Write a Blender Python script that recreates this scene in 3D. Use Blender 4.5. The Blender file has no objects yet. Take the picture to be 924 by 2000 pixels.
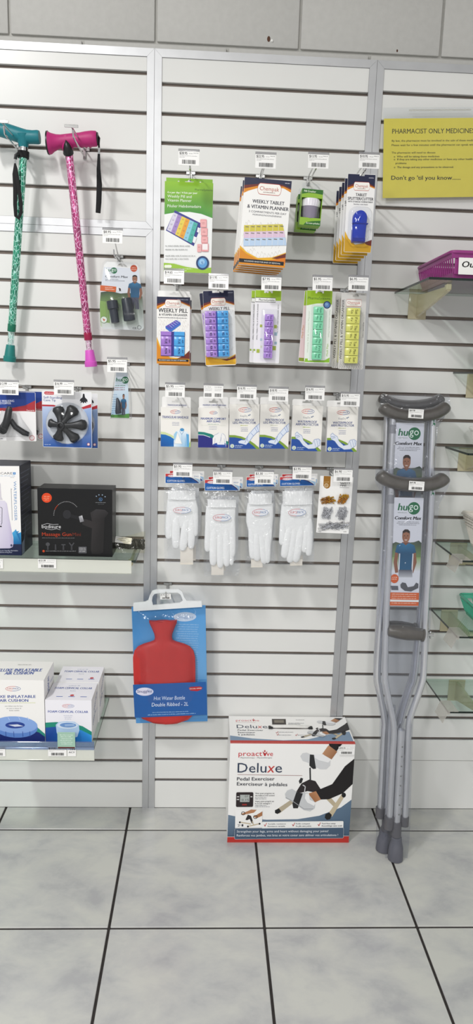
import bpy, bmesh, math, random
from mathutils import Vector, Matrix, Euler

scene = bpy.context.scene
COL = scene.collection
random.seed(7)

# ------------------------------------------------------------------ camera
F_PX = 1390.89                                   # focal length in pixels of the 924 x 2000 frame
CAM = Vector((0.21413, -2.18414, 1.45131))
_p, _r, _w = 0.19206, 0.0318, 0.04646
_f = Vector((math.sin(_w) * math.cos(_p), math.cos(_w) * math.cos(_p), -math.sin(_p)))
_x = Vector((math.cos(_w), -math.sin(_w), 0))
_u = _x.cross(_f)
CR = _x * math.cos(_r) + _u * math.sin(_r)
CU = _u * math.cos(_r) - _x * math.sin(_r)
cd = bpy.data.cameras.new('camera')
cam = bpy.data.objects.new('camera', cd)
COL.objects.link(cam)
cd.sensor_fit = 'HORIZONTAL'
cd.sensor_width = 36.0
cd.lens = 36.0 * F_PX / 924.0
cd.clip_start = 0.05
cd.clip_end = 50
m = Matrix((CR, CU, -_f)).transposed().to_4x4()
m.translation = CAM
cam.matrix_world = m
scene.camera = cam

# ------------------------------------------------------------------ world, lamps, exposure
wd = bpy.data.worlds.new('shop_light')
scene.world = wd
wd.use_nodes = True
wd.node_tree.nodes['Background'].inputs[0].default_value = (0.99, 0.995, 1.0, 1)
wd.node_tree.nodes['Background'].inputs[1].default_value = 0.5

def ceiling_lamp(name, loc, sx, sy, power, col=(1.0, 0.99, 0.975)):
    l = bpy.data.lights.new(name, 'AREA')
    l.shape = 'RECTANGLE'; l.size = sx; l.size_y = sy; l.energy = power; l.color = col
    o = bpy.data.objects.new(name, l); COL.objects.link(o)
    o.location = loc
    return o
ceiling_lamp('fluorescent_tube_lamp', (-1.0, -1.95, 3.3), 0.14, 0.5, 47)
ceiling_lamp('fluorescent_tube_lamp', (0.2, -5.2, 3.3), 0.3, 1.2, 88)
ceiling_lamp('fluorescent_tube_lamp', (-1.9, -5.4, 3.3), 0.3, 1.2, 105)

vs = scene.view_settings
scene.display_settings.display_device = 'sRGB'
vs.view_transform = 'Standard'
vs.look = 'None'
vs.gamma = 1.0
vs.use_curve_mapping = False
vs.exposure = 0.22
try:
    scene.cycles.transparent_max_bounces = 24
    scene.cycles.max_bounces = 8
except Exception:
    pass

# ------------------------------------------------------------------ helpers: measuring
def ray(px, py):
    return _f * F_PX + CR * (px - 462) - CU * (py - 1000)
def at(px, py, d=0.0):
    """a photo point taken to stand d metres in front of the slat wall"""
    r = ray(px, py)
    return CAM + r * ((-d - CAM.y) / r.y)
def atz(px, py, z=0.0):
    r = ray(px, py)
    return CAM + r * ((z - CAM.z) / r.z)

def lin(h):
    if not isinstance(h, str):
        return h
    v = [int(h[i:i + 2], 16) / 255 for i in (0, 2, 4)]
    return tuple(c / 12.92 if c <= 0.04045 else ((c + 0.055) / 1.055) ** 2.4 for c in v) + (1.0,)

# ------------------------------------------------------------------ helpers: materials
MATS = {}
def mat(name, col, rough=0.5, metal=0.0, vary=0.06, scale=40.0, bump=0.0, spec=0.5, coat=0.0, trans=0.0, sheen=0.0):
    if name in MATS:
        return MATS[name]
    M = bpy.data.materials.new(name); M.use_nodes = True
    nt = M.node_tree; b = nt.nodes['Principled BSDF']
    c = lin(col)
    tc = nt.nodes.new('ShaderNodeTexCoord')
    nz = nt.nodes.new('ShaderNodeTexNoise'); nz.inputs['Scale'].default_value = scale; nz.inputs['Detail'].default_value = 4
    nt.links.new(tc.outputs['Object'], nz.inputs['Vector'])
    rp = nt.nodes.new('ShaderNodeValToRGB')
    rp.color_ramp.elements[0].position = 0.3; rp.color_ramp.elements[1].position = 0.7
    rp.color_ramp.elements[0].color = tuple(max(0, x * (1 - vary)) for x in c[:3]) + (1,)
    rp.color_ramp.elements[1].color = tuple(min(1, x * (1 + vary)) for x in c[:3]) + (1,)
    nt.links.new(nz.outputs['Fac'], rp.inputs['Fac'])
    nt.links.new(rp.outputs['Color'], b.inputs['Base Color'])
    b.inputs['Roughness'].default_value = rough
    b.inputs['Metallic'].default_value = metal
    b.inputs['Specular IOR Level'].default_value = spec
    b.inputs['Coat Weight'].default_value = coat
    b.inputs['Transmission Weight'].default_value = trans
    b.inputs['Sheen Weight'].default_value = sheen
    if bump:
        bn = nt.nodes.new('ShaderNodeBump'); bn.inputs['Strength'].default_value = bump; bn.inputs['Distance'].default_value = 0.002
        nt.links.new(nz.outputs['Fac'], bn.inputs['Height']); nt.links.new(bn.outputs['Normal'], b.inputs['Normal'])
    MATS[name] = M
    return M

def film(name, tint, amount, rough=0.12, bump=0.0, scale=30.0, body=0.0, body_col='e8eaee', ior=1.45):
    """clear sheet plastic or glass pane: see-through, tinted, with a mirror-like sheen; body = milky share"""
    if name in MATS:
        return MATS[name]
    M = bpy.data.materials.new(name); M.use_nodes = True
    nt = M.node_tree; nt.nodes.clear(); N = nt.nodes.new; L = nt.links.new
    out = N('ShaderNodeOutputMaterial'); tr = N('ShaderNodeBsdfTransparent'); gl = N('ShaderNodeBsdfGlossy')
    mx = N('ShaderNodeMixShader'); fr = N('ShaderNodeLayerWeight'); fr.inputs['Blend'].default_value = 0.5
    pw = N('ShaderNodeMath'); pw.operation = 'POWER'; pw.inputs[1].default_value = 5.0
    mu = N('ShaderNodeMath'); mu.operation = 'MULTIPLY_ADD'; mu.use_clamp = True
    f0 = ((ior - 1) / (ior + 1)) ** 2
    mu.inputs[1].default_value = amount * (1 - f0) * 0.8; mu.inputs[2].default_value = amount * f0
    tr.inputs['Color'].default_value = lin(tint)
    gl.inputs['Roughness'].default_value = rough
    L(fr.outputs['Facing'], pw.inputs[0]); L(pw.outputs[0], mu.inputs[0]); L(mu.outputs[0], mx.inputs[0])
    base = tr.outputs[0]
    if body:
        df = N('ShaderNodeBsdfDiffuse'); df.inputs['Color'].default_value = lin(body_col)
        m2 = N('ShaderNodeMixShader'); m2.inputs[0].default_value = body
        L(tr.outputs[0], m2.inputs[1]); L(df.outputs[0], m2.inputs[2]); base = m2.outputs[0]
    L(base, mx.inputs[1]); L(gl.outputs[0], mx.inputs[2]); L(mx.outputs[0], out.inputs['Surface'])
    if bump:
        tc = N('ShaderNodeTexCoord'); nz = N('ShaderNodeTexNoise'); bn = N('ShaderNodeBump')
        nz.inputs['Scale'].default_value = scale; nz.inputs['Detail'].default_value = 2; nz.inputs['Distortion'].default_value = 1.2
        bn.inputs['Strength'].default_value = bump; bn.inputs['Distance'].default_value = 0.006
        L(tc.outputs['Object'], nz.inputs['Vector']); L(nz.outputs['Fac'], bn.inputs['Height'])
        L(bn.outputs['Normal'], gl.inputs['Normal'])
    MATS[name] = M
    return M

def print_material():
    M = bpy.data.materials.new('printed_ink'); M.use_nodes = True
    nt = M.node_tree; b = nt.nodes['Principled BSDF']
    a = nt.nodes.new('ShaderNodeVertexColor'); a.layer_name = 'Col'
    nz = nt.nodes.new('ShaderNodeTexNoise'); nz.inputs['Scale'].default_value = 300
    mr = nt.nodes.new('ShaderNodeMapRange'); mr.inputs['To Min'].default_value = 0.3; mr.inputs['To Max'].default_value = 0.45
    nt.links.new(nz.outputs['Fac'], mr.inputs['Value']); nt.links.new(mr.outputs[0], b.inputs['Roughness'])
    nt.links.new(a.outputs['Color'], b.inputs['Base Color'])
    b.inputs['Specular IOR Level'].default_value = 0.35
    return M
PRINT = print_material()

# ------------------------------------------------------------------ helpers: meshes
class MB:
    def __init__(self):
        self.v = []; self.f = []
    def add(self, vs, fs):
        o = len(self.v); self.v += [tuple(p) for p in vs]; self.f += [tuple(i + o for i in q) for q in fs]; return self
    def box(self, x0, x1, y0, y1, z0, z1):
        return self.add([(x0, y0, z0), (x1, y0, z0), (x1, y1, z0), (x0, y1, z0), (x0, y0, z1), (x1, y0, z1), (x1, y1, z1), (x0, y1, z1)],
                        [(0, 3, 2, 1), (4, 5, 6, 7), (0, 1, 5, 4), (1, 2, 6, 5), (2, 3, 7, 6), (3, 0, 4, 7)])
    def rbox(self, x0, x1, y0, y1, z0, z1, b=0.001, seg=1):
        bm = bmesh.new()
        bmesh.ops.create_cube(bm, size=1)
        for q in bm.verts:
            q.co = Vector(((x0 + x1) / 2 + q.co.x * (x1 - x0), (y0 + y1) / 2 + q.co.y * (y1 - y0), (z0 + z1) / 2 + q.co.z * (z1 - z0)))
        b = min(b, (x1 - x0) * .49, (y1 - y0) * .49, (z1 - z0) * .49)
        bmesh.ops.bevel(bm, geom=bm.edges[:], offset=b, segments=seg, affect='EDGES', profile=0.5)
        bm.verts.index_update()
        self.add([q.co[:] for q in bm.verts], [[q.index for q in f.verts] for f in bm.faces]); bm.free(); return self
    def tube(self, pts, r, n=8, flat=1.0, caps=True, closed=False, up=None):
        """tube through pts; r a number or list; flat squeezes the section along its second axis"""
        P = [Vector(p) for p in pts]; k = len(P)
        rs = [r] * k if not hasattr(r, '__len__') else list(r)
        rings = []; ref = Vector(up) if up else None
        for i in range(k):
            if closed: t = P[(i + 1) % k] - P[i - 1]
            else: t = P[min(i + 1, k - 1)] - P[max(i - 1, 0)]
            t = t.normalized() if t.length > 1e-9 else Vector((0, 0, 1))
            if ref is None:
                ref = Vector((0, 1, 0)) if abs(t.y) < 0.9 else Vector((1, 0, 0))
            s = t.cross(ref)
            if s.length < 1e-5: s = t.cross(Vector((1, 0, 0.01)))
            s.normalize(); w = s.cross(t).normalized()
            if not up: ref = w
            rings.append([P[i] + s * math.cos(a) * rs[i] + w * math.sin(a) * rs[i] * flat for a in [2 * math.pi * j / n for j in range(n)]])
        vs = [q for g in rings for q in g]; fs = []
        for i in range(k if closed else k - 1):
            a = i * n; b = ((i + 1) % k) * n
            for j in range(n):
                fs.append((a + j, a + (j + 1) % n, b + (j + 1) % n, b + j))
        if caps and not closed:
            fs.append(tuple(range(n))[::-1]); fs.append(tuple(range((k - 1) * n, k * n)))
        return self.add(vs, fs)
    def lathe(self, prof, origin=(0, 0, 0), axis=(0, 0, 1), n=20, sx=1.0, sy=1.0):
        A = Vector(axis).normalized(); O = Vector(origin)
        s = A.cross(Vector((0, 1, 0)));  s = s.normalized() if s.length > 1e-4 else Vector((1, 0, 0))
        w = A.cross(s).normalized()
        vs = []; fs = []; k = len(prof)
        for (r, t) in prof:
            for j in range(n):
                a = 2 * math.pi * j / n
                vs.append(O + A * t + s * math.cos(a) * r * sx + w * math.sin(a) * r * sy)
        for i in range(k - 1):
            for j in range(n):
                fs.append((i * n + j, i * n + (j + 1) % n, (i + 1) * n + (j + 1) % n, (i + 1) * n + j))
        fs.append(tuple(range(n))[::-1]); fs.append(tuple(range((k - 1) * n, k * n)))
        return self.add(vs, fs)
    def plate(self, outline, y0, y1, holes=()):
        """flat sheet in the local xz plane between y0 and y1, with holes cut out"""
        k = bpy.data.curves.new('k', 'CURVE'); k.dimensions = '2D'; k.fill_mode = 'BOTH'; k.extrude = abs(y1 - y0) / 2
        for pts in [outline] + list(holes):
            s = k.splines.new('POLY'); s.points.add(len(pts) - 1); s.use_cyclic_u = True
            for p, q in zip(s.points, pts): p.co = (q[0], q[1], 0, 1)
        o = bpy.data.objects.new('k', k); me = o.to_mesh(); ym = (y0 + y1) / 2
        self.add([(v.co.x, ym - v.co.z, v.co.y) for v in me.vertices], [tuple(p.vertices) for p in me.polygons])
        o.to_mesh_clear(); bpy.data.objects.remove(o); bpy.data.curves.remove(k)
        return self
    def dome(self, outline, y0, y1, inset=0.004, seg=3):
        """blister: an outline in xz raised from y0 to y1 with rounded shoulders"""
        cx = sum(p[0] for p in outline) / len(outline); cz = sum(p[1] for p in outline) / len(outline); n = len(outline)
        W = max(abs(p[0] - cx) for p in outline); H = max(abs(p[1] - cz) for p in outline)
        lv = []
        for i in range(seg + 1):
            a = math.pi / 2 * i / seg
            lv.append((inset * (1 - math.cos(a)), math.sin(a)))
        vs = []
        for ins, t in lv:
            for (x, z) in outline:
                vs.append((cx + (x - cx) * (1 - ins / W), y0 + (y1 - y0) * t, cz + (z - cz) * (1 - ins / H)))
        fs = []
        for i in range(seg):
            for j in range(n):
                fs.append((i * n + j, i * n + (j + 1) % n, (i + 1) * n + (j + 1) % n, (i + 1) * n + j))
        fs.append(tuple(range(seg * n, seg * n + n)))
        return self.add(vs, fs)
    def mesh(self, name, smooth=None):
        me = bpy.data.meshes.new(name); me.from_pydata(self.v, [], self.f); me.update()
        bm = bmesh.new(); bm.from_mesh(me); bmesh.ops.recalc_face_normals(bm, faces=bm.faces[:]); bm.to_mesh(me); bm.free()
        if smooth:
            me.shade_smooth(); me.set_sharp_from_angle(angle=math.radians(smooth))
        return me
    def build(self, name, material, parent=None, smooth=None, label=None):
        me = self.mesh(name, smooth); me.materials.append(material)
        return link(name, me, parent, label)

def link(name, me, parent=None, label=None):
    o = bpy.data.objects.new(name, me); COL.objects.link(o); o.parent = parent
    if label: o['label'] = label
    return o
def tag(o, label, cat, group=None):
    o['label'] = label; o['category'] = cat
    if group: o['group'] = group
    return o
def thing(name, label, cat, loc=(0, 0, 0), rot=(0, 0, 0), group=None):
    o = bpy.data.objects.new(name, None); COL.objects.link(o)
    o.empty_display_size = 0.02; o.location = loc; o.rotation_euler = rot
    return tag(o, label, cat, group)
def structure(o, label=None):
    o['kind'] = 'structure'
    if label: o['label'] = label
    return o
def copy_tree(o, label=None, group=None, parent=None):
    c = o.copy(); COL.objects.link(c); c.parent = parent
    if label: c['label'] = label
    if group: c['group'] = group
    for ch in list(o.children):
        copy_tree(ch, None, None, c)
    return c
def rrect(x0, x1, z0, z1, r, n=4):
    r = min(r, (x1 - x0) / 2, (z1 - z0) / 2); out = []
    for cx, cz, a0 in ((x1 - r, z1 - r, 0), (x0 + r, z1 - r, 90), (x0 + r, z0 + r, 180), (x1 - r, z0 + r, 270)):
        for i in range(n + 1):
            a = math.radians(a0 + 90 * i / n); out.append((cx + r * math.cos(a), cz + r * math.sin(a)))
    return out
def oval(cx, cz, rx, rz, n=20, rot=0.0):
    c, s = math.cos(rot), math.sin(rot)
    return [(cx + rx * math.cos(a) * c - rz * math.sin(a) * s, cz + rx * math.cos(a) * s + rz * math.sin(a) * c)
            for a in [2 * math.pi * i / n for i in range(n)]]
def euro_slot(cx, cz, w=0.028, h=0.006):
    """the hang hole of a display card"""
    b = 0.005
    return [(cx - w / 2, cz - h / 2), (cx + w / 2, cz - h / 2), (cx + w / 2, cz + h / 2), (cx + b, cz + h / 2), (cx + b * .7, cz + h / 2 + b * .7), (cx, cz + h / 2 + b), (cx - b * .7, cz + h / 2 + b * .7), (cx - b, cz + h / 2), (cx - w / 2, cz + h / 2)]

# ------------------------------------------------------------------ helpers: flat print
_TXT = {}
def text_shape(s, bold, ital):
    key = (s, bold, ital)
    if key not in _TXT:
        c = bpy.data.curves.new('t', 'FONT'); c.body = s; c.resolution_u = 2; c.shear = ital
        o = bpy.data.objects.new('t', c); me = o.to_mesh()
        vs = [(v.co.x, v.co.y) for v in me.vertices]; fs = [tuple(p.vertices) for p in me.polygons]
        o.to_mesh_clear(); bpy.data.objects.remove(o); bpy.data.curves.remove(c)
        x0 = min((v[0] for v in vs), default=0); x1 = max((v[0] for v in vs), default=1)
        _TXT[key] = ([(x - x0, y) for x, y in vs], fs, max(x1 - x0, 1e-3))
    return _TXT[key]

def homography(src, dst):
    A = []
    for (x, y), (u, v) in zip(src, dst):
        A.append([x, y, 1, 0, 0, 0, -u * x, -u * y, u]); A.append([0, 0, 0, x, y, 1, -v * x, -v * y, v])
    n = 8
    for i in range(n):
        p = max(range(i, n), key=lambda r: abs(A[r][i])); A[i], A[p] = A[p], A[i]
        for r in range(n):
            if r != i:
                k = A[r][i] / A[i][i]
                if k: A[r] = [a - k * b for a, b in zip(A[r], A[i])]
    return [A[i][8] / A[i][i] for i in range(8)]

class Art:
    """flat print for one face; shapes are given in the measuring frame of the face outline `quad`
    (tl, tr, br, bl) and laid out in metres on a w x h face whose bottom centre is the local origin"""
    STEP = 0.00003
    def __init__(self, quad, w, h, crop=(0, 0, 1.0)):
        self.c = crop; self.w = w; self.h = h
        self.H = homography(quad, [(0, 0), (1, 0), (1, 1), (0, 1)])
        pw = (abs(quad[1][0] - quad[0][0]) + abs(quad[2][0] - quad[3][0])) / 2
        ph = (abs(quad[3][1] - quad[0][1]) + abs(quad[2][1] - quad[1][1])) / 2
        self.mx = w / pw / crop[2]; self.my = h / ph / crop[2]
        self.v = []; self.f = []; self.col = []; self.l = 1
    unit = False
    def pct(self, on=True):
        """switch to per cent of the face (x to the right, y down)"""
        self.unit = on
        self.mx, self.my, self._s = ((self.w / 100, self.h / 100, (self.mx, self.my)) if on else (*self._s, None)); return self
    def m(self, x, y):
        if self.unit: return (x / 100 - 0.5) * self.w, (1 - y / 100) * self.h
        X = self.c[0] + x / self.c[2]; Y = self.c[1] + y / self.c[2]; H = self.H
        k = H[6] * X + H[7] * Y + 1
        return ((H[0] * X + H[1] * Y + H[2]) / k - 0.5) * self.w, (1 - (H[3] * X + H[4] * Y + H[5]) / k) * self.h
    def _put(self, pts, faces, col, clip=False):
        o = len(self.v); y = -self.l * self.STEP; self.l += 1
        if clip:
            e = self.w / 2 - 0.0002
            pts = [(max(-e, min(e, p[0])), max(0.0002, min(self.h - 0.0002, p[1]))) for p in pts]
        self.v += [(p[0], y, p[1]) for p in pts]
        many = isinstance(col, (list,)) 
        for f in faces:
            self.f.append(tuple(i + o for i in f)); self.col.append([lin(col[i]) if many else lin(col) for i in f])
    def poly(self, pts, col, clip=True):
        q = [self.m(*p) for p in pts]; self._put(q, [tuple(range(len(q)))], col, clip); return self
    def full(self, col):
        e = 0.0003; w = self.w / 2 - e
        self._put([(-w, e), (w, e), (w, self.h - e), (-w, self.h - e)], [(0, 1, 2, 3)], col); return self
    def rect(self, x0, y0, x1, y1, col, top=None):
        if top: col = [top, top, col, col]
        return self.poly([(x0, y0), (x1, y0), (x1, y1), (x0, y1)], col)
    def rrect(self, x0, y0, x1, y1, r, col):
        return self.poly(rrect(x0, x1, y0, y1, r), col)
    def ell(self, cx, cy, rx, ry, col, rot=0.0, n=24):
        return self.poly(oval(cx, cy, rx, ry, n, rot), col)
    def ring(self, cx, cy, rx, ry, t, col, col2=None, n=28, rot=0.0):
        a = [self.m(*p) for p in oval(cx, cy, rx, ry, n, rot)]; b = [self.m(*p) for p in oval(cx, cy, rx - t, ry - t, n, rot)]
        cs = col if not col2 else [col if n * .25 < i % n < n * .8 else col2 for i in range(2 * n)]
        self._put(a + b, [(i, (i + 1) % n, n + (i + 1) % n, n + i) for i in range(n)], cs, True); return self
    def line(self, pts, t, col):
        for (x0, y0), (x1, y1) in zip(pts, pts[1:]):
            L = math.hypot(x1 - x0, y1 - y0) or 1; nx, ny = -(y1 - y0) / L * t / 2, (x1 - x0) / L * t / 2
            self.poly([(x0 + nx, y0 + ny), (x1 + nx, y1 + ny), (x1 - nx, y1 - ny), (x0 - nx, y0 - ny)], col); self.l -= 1
        self.l += 1; return self
    def text(self, s, x0, yb, x1, cap, col, bold=0.0, ital=0.0, y1=None):
        vs, fs, tw = text_shape(s, 0, ital)
        P0 = Vector(self.m(x0, yb)); P1 = Vector(self.m(x1, yb if y1 is None else y1)); d = P1 - P0
        vert = abs(d.y) > abs(d.x); sx = d.length / tw; d.normalize(); up = Vector((-d.y, d.x))
        sy = cap * (self.mx if vert else self.my) / 0.682
        for e in ((-bold, bold) if bold > 0 else (0,)):      # heavier strokes: the same letters laid twice, a hair apart
            self._put([tuple(P0 + d * (a * sx + e * .9 * sy) + up * (b * sy)) for a, b in vs], fs, col)
        return self
    def words(self, x0, y, x1, t, col, seed=0, y1=None):
        """a line of print too small to read, as short strokes"""
        R = random.Random(seed + int(x0 * 7 + y * 3)); x = x0; k = ((y1 - y) / (x1 - x0)) if y1 is not None else 0
        t *= 0.9; n = R.randint(3, 8)
        while x < x1 - t * .5:
            w = t * R.uniform(.35, .6); ya = y + (x - x0) * k + t * R.choice((0, .25, .3)); yb = y + (x - x0) * k + t
            self.poly([(x, ya), (x + w, ya), (x + w, yb), (x, yb)], col); self.l -= 1
            x += w + t * .22; n -= 1
            if n <= 0: x += t * .5; n = R.randint(2, 8)
        self.l += 1; return self
    def bars(self, x0, y0, x1, y1, col='1a1a1a', seed=0):
        R = random.Random(seed + int(x0 + y0)); x = x0; u = (x1 - x0) / 46
        while x < x1 - u:
            w = u * R.choice((1, 1, 1.6, 2.2)); self.rect(x, y0, min(x + w, x1), y1, col); self.l -= 1; x += w + u * R.choice((.8, 1, 1.6))
        self.l += 1; return self
    def build(self, name, parent, y=0.0, matrix=None, label=None):
        me = bpy.data.meshes.new(name); me.from_pydata([(a, b + y, c) for a, b, c in self.v], [], self.f)
        ca = me.color_attributes.new('Col', 'FLOAT_COLOR', 'CORNER')
        flat = [x for f in self.col for c in f for x in c]
        ca.data.foreach_set('color', flat); me.update(); me.materials.append(PRINT)
        o = link(name, me, parent, label)
        if matrix is not None: o.matrix_local = matrix
        return o

def face_of(quad, d):
    """metric size and place of an upright face d in front of the wall: location of bottom centre, width, height, lean"""
    tl, tr, br, bl = [at(p[0], p[1], d) for p in quad]
    w = ((tr - tl).length + (br - bl).length) / 2; h = ((bl - tl).length + (br - tr).length) / 2
    base = (bl + br) / 2
    t = (tr - tl) + (br - bl); up = (tl + tr) / 2 - base
    roll = math.atan2(up.x, up.z)
    return base, w, h, roll
def quad(x0, y0, x1, y1, k=0.0):
    """photo outline from two opposite corners (a level top edge drops about 4 px per 100 px to the right)"""
    return [(x0, y0), (x1, y0), (x1, y1), (x0, y1)]

# ------------------------------------------------------------------ materials of the place
M_SLAT = mat('white_laminate', 'e0e0dd', 0.3, vary=0.015, scale=6, spec=0.4)
M_GROOVE = mat('groove_insert', '82776e', 0.45, metal=0.4, vary=0.2, scale=9)
M_ALU = mat('satin_aluminium', 'c3c4c6', 0.42, metal=0.75, vary=0.05, scale=14)
M_BLOCK = mat('painted_block', 'bcbbb7', 0.7, vary=0.03, scale=60, bump=0.35)
M_MORTAR = mat('painted_mortar', 'b9b8b3', 0.8, vary=0.05, scale=50, bump=0.3)
M_CHROME = mat('chrome_wire', 'd5d5d5', 0.16, metal=1.0, vary=0.03)
M_WHITE = mat('white_card', 'efeeea', 0.55, vary=0.01)
M_WHITEGLOSS = mat('white_gloss_card', 'f1f0ee', 0.3, vary=0.01)
M_CREAM = mat('cream_plastic', 'ddd8c6', 0.4, vary=0.03)
M_BLACKPL = mat('black_rubber', '17181b', 0.38, vary=0.1, scale=60)
M_BLACKWEB = mat('black_webbing', '121214', 0.85, vary=0.25, scale=400, bump=0.4)
M_CLEAR = film('clear_plastic', 'fbfcfd', 1.0, 0.08, ior=1.45)
M_CRINKLE = film('clear_film', 'fafbfd', 2.6, 0.16, bump=1.0, scale=60, body=0.035)
M_GLASS = film('shelf_glass', 'eef6f2', 0.9, 0.02, ior=1.5)
M_GLASSEDGE = mat('glass_edge', '14231e', 0.15, vary=0.05)
M_ACRYL = film('acrylic_strip', 'f4f5f2', 1.0, 0.08, body=0.55, body_col='f2f3ea')

def tile_material():
    M = bpy.data.materials.new('marbled_tile'); M.use_nodes = True
    nt = M.node_tree; N = nt.nodes.new; L = nt.links.new; b = nt.nodes['Principled BSDF']
    tc = N('ShaderNodeTexCoord'); oi = N('ShaderNodeObjectInfo'); ad = N('ShaderNodeVectorMath'); ad.operation = 'ADD'
    sc = N('ShaderNodeVectorMath'); sc.operation = 'SCALE'; sc.inputs['Scale'].default_value = 37.0
    cb = N('ShaderNodeCombineXYZ'); L(oi.outputs['Random'], cb.inputs[0]); L(oi.outputs['Random'], cb.inputs[1]); L(cb.outputs[0], sc.inputs[0])
    mp = N('ShaderNodeMapping'); mp.inputs['Rotation'].default_value = (0, 0, 0.6); mp.inputs['Scale'].default_value = (1, 1.45, 1)
    L(tc.outputs['Object'], mp.inputs[0]); L(mp.outputs[0], ad.inputs[0]); L(sc.outputs[0], ad.inputs[1])
    n1 = N('ShaderNodeTexNoise'); n1.inputs['Scale'].default_value = 6.5; n1.inputs['Detail'].default_value = 5; n1.inputs['Roughness'].default_value = 0.6; n1.inputs['Distortion'].default_value = 0.25
    L(ad.outputs[0], n1.inputs['Vector'])
    r = N('ShaderNodeValToRGB'); e = r.color_ramp.elements
    e[0].position = 0.34; e[0].color = lin('a9a9aa'); e[1].position = 0.62; e[1].color = lin('c2c2bc')
    m = r.color_ramp.elements.new(0.46); m.color = lin('b7b7b5')
    L(n1.outputs['Fac'], r.inputs['Fac']); L(r.outputs['Color'], b.inputs['Base Color'])
    b.inputs['Roughness'].default_value = 0.26; b.inputs['Specular IOR Level'].default_value = 0.65
    return M
M_TILE = tile_material()
M_GROUT = mat('dark_grout', '2a2523', 0.9, vary=0.2, scale=90)

# ------------------------------------------------------------------ block wall, ceiling, floor
PITCH = 0.0762
X1, X2, ZTOP = 0.0488, 0.6704, 2.324
TS = 0.41356
XL, XR = -1.35, 1.9
w = structure(MB().box(XL, XR, 0.026, 0.12, 0, 3.34).build('wall_back', M_MORTAR), 'painted concrete block wall above the display panels')
zj = at(0, 68, -0.02).z
bw = 0.4013
x_first = at(18, 30, -0.02).x
def blockmesh(wd, ht):
    return MB().rbox(-wd / 2, wd / 2, 0, 0.012, -ht / 2, ht / 2, 0.0035, 2).mesh('block', 40)
bme = blockmesh(bw - 0.0065, 0.1935); bme.materials.append(M_BLOCK)
for row, (zc, off) in enumerate(((zj + 0.1, 0.0), (zj - 0.1, bw * 0.5), (zj + 0.3, bw * .5), (zj + 0.5, 0.0))):
    for k in range(-3, 4):
        x = x_first + off + bw * (k + 0.5)
        if XL < x - bw / 2 and x + bw / 2 < XR:
            o = link('block', bme, w); o.location = (x, 0.0175, zc)
holes = MB()
for px, py, r in ((525, 76, 0.006), (776, 99, 0.003)):
    c = at(px, py, -0.017); holes.lathe([(r, 0), (r * .8, .0012), (.0005, .0014)], (c.x, 0.0177, c.z), (0, -1, 0), 12, 0.8, 1.3)
holes.build('screw_hole', mat('rust_brown', '4a2e1e', 0.8, vary=0.4), w)
c = at(531, 80, -0.017); MB().lathe([(.004, 0), (.003, .004), (.001, .005)], (c.x, 0.0177, c.z), (0, -1, 0), 10).build('plaster_plug', M_WHITE, w, 40)
structure(MB().box(XL, XR, -6.0, 0.12, 3.34, 3.4).build('ceiling', mat('ceiling_board', 'dedcd6', 0.9, vary=0.02)), 'white ceiling')

fl = structure(MB().box(XL, XR, -6.0, 0.03, -0.05, -0.0035).build('floor', M_GROUT), 'grey marbled ceramic tile floor with dark grout')
G = 0.0072
def tilemesh(w_, d_):
    me = MB().rbox(-w_ / 2, w_ / 2, -d_ / 2, d_ / 2, -0.02, 0.0, 0.0014, 1).mesh('tile'); me.materials.append(M_TILE); return me
tfull = tilemesh(TS - G, TS - G)
thin_d = 0.1196 - G / 2 - 0.0
tthin = tilemesh(TS - G, thin_d)
vx = -0.01213
for i in range(-4, 5):
    xc = vx + TS * (i + .5)
    if xc - TS / 2 < XL - .3 or xc + TS / 2 > XR + .3: continue
    o = link('tile', tthin, fl); o.location = (xc, -thin_d / 2, 0)
    for j in range(14):
        o = link('tile', tfull, fl); o.location = (xc, -0.1196 - TS * (j + .5), 0)
        o.rotation_euler.z = 0 if (i * 3 + j) % 2 else math.pi

# ------------------------------------------------------------------ slat panels
GH = 0.0104                                           # opening of a groove
def slat_panel(name, x0, x1, ztop, zbot, grooves, label):
    p = structure(MB().box(x0, x1, 0.0125, 0.0165, zbot, ztop).build(name, M_GROOVE), label)
    hi = ztop; W = x1 - x0; cache = {}
    for g in list(grooves) + [zbot]:
        h = round(hi - g, 5)
        if h > 0.004:
            if h not in cache:
                me = MB().rbox(-W / 2, W / 2, 0, 0.0122, 0, h, 0.0009, 1).mesh('slat'); me.materials.append(M_SLAT); cache[h] = me
            o = link('slat', cache[h], p); o.location = ((x0 + x1) / 2, 0, g)
        hi = g - GH
    # the pressed metal lip along the foot of every groove
    lip = MB()
    for g in grooves:
        lip.box(x0, x1, 0.0035, 0.0125, g - GH, g - GH + 0.0011)
    lip.build('groove_lip', M_ALU, p)
    return p
TW = 0.0205
zm, zr, zl, zu, pu = 2.24183, 2.24814, 1.77815, 2.26735, 0.1024
slat_panel('wall_middle', X1 + TW, X2 - TW, ZTOP - TW, 0.0, [zm - PITCH * i for i in range(29)], 'white slat display panel behind the pill boxes and gloves')
slat_panel('wall_right', X2 + TW, XR - 0.02, ZTOP - TW, 0.0, [zr - PITCH * i for i in range(27)], 'white slat display panel behind the crutches and glass shelves')
ZS = at(290, 448, 0).z                                # the seam between the upper and lower left panels
slat_panel('wall_left', XL + 0.02, X1 - TW, ZS - TW, 0.0, [zl - PITCH * i for i in range(23)], 'white slat display panel behind the left glass shelves')
slat_panel('wall_upper_left', XL + 0.02, X1 - TW, ZTOP - TW, ZS + TW, [zu - pu * i for i in range(4)], 'white wide-slat display panel behind the walking sticks')
# thin seam low on the right panel
zq = at(800, 1485, 0).z
structure(MB().box(X2 + TW, XR - .02, -0.0006, 0.001, zq - .0006, zq + .0006).build('trim_1', mat('seam_grey', '8f8d88', .6)), 'thin seam line low on the right panel')

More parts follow.
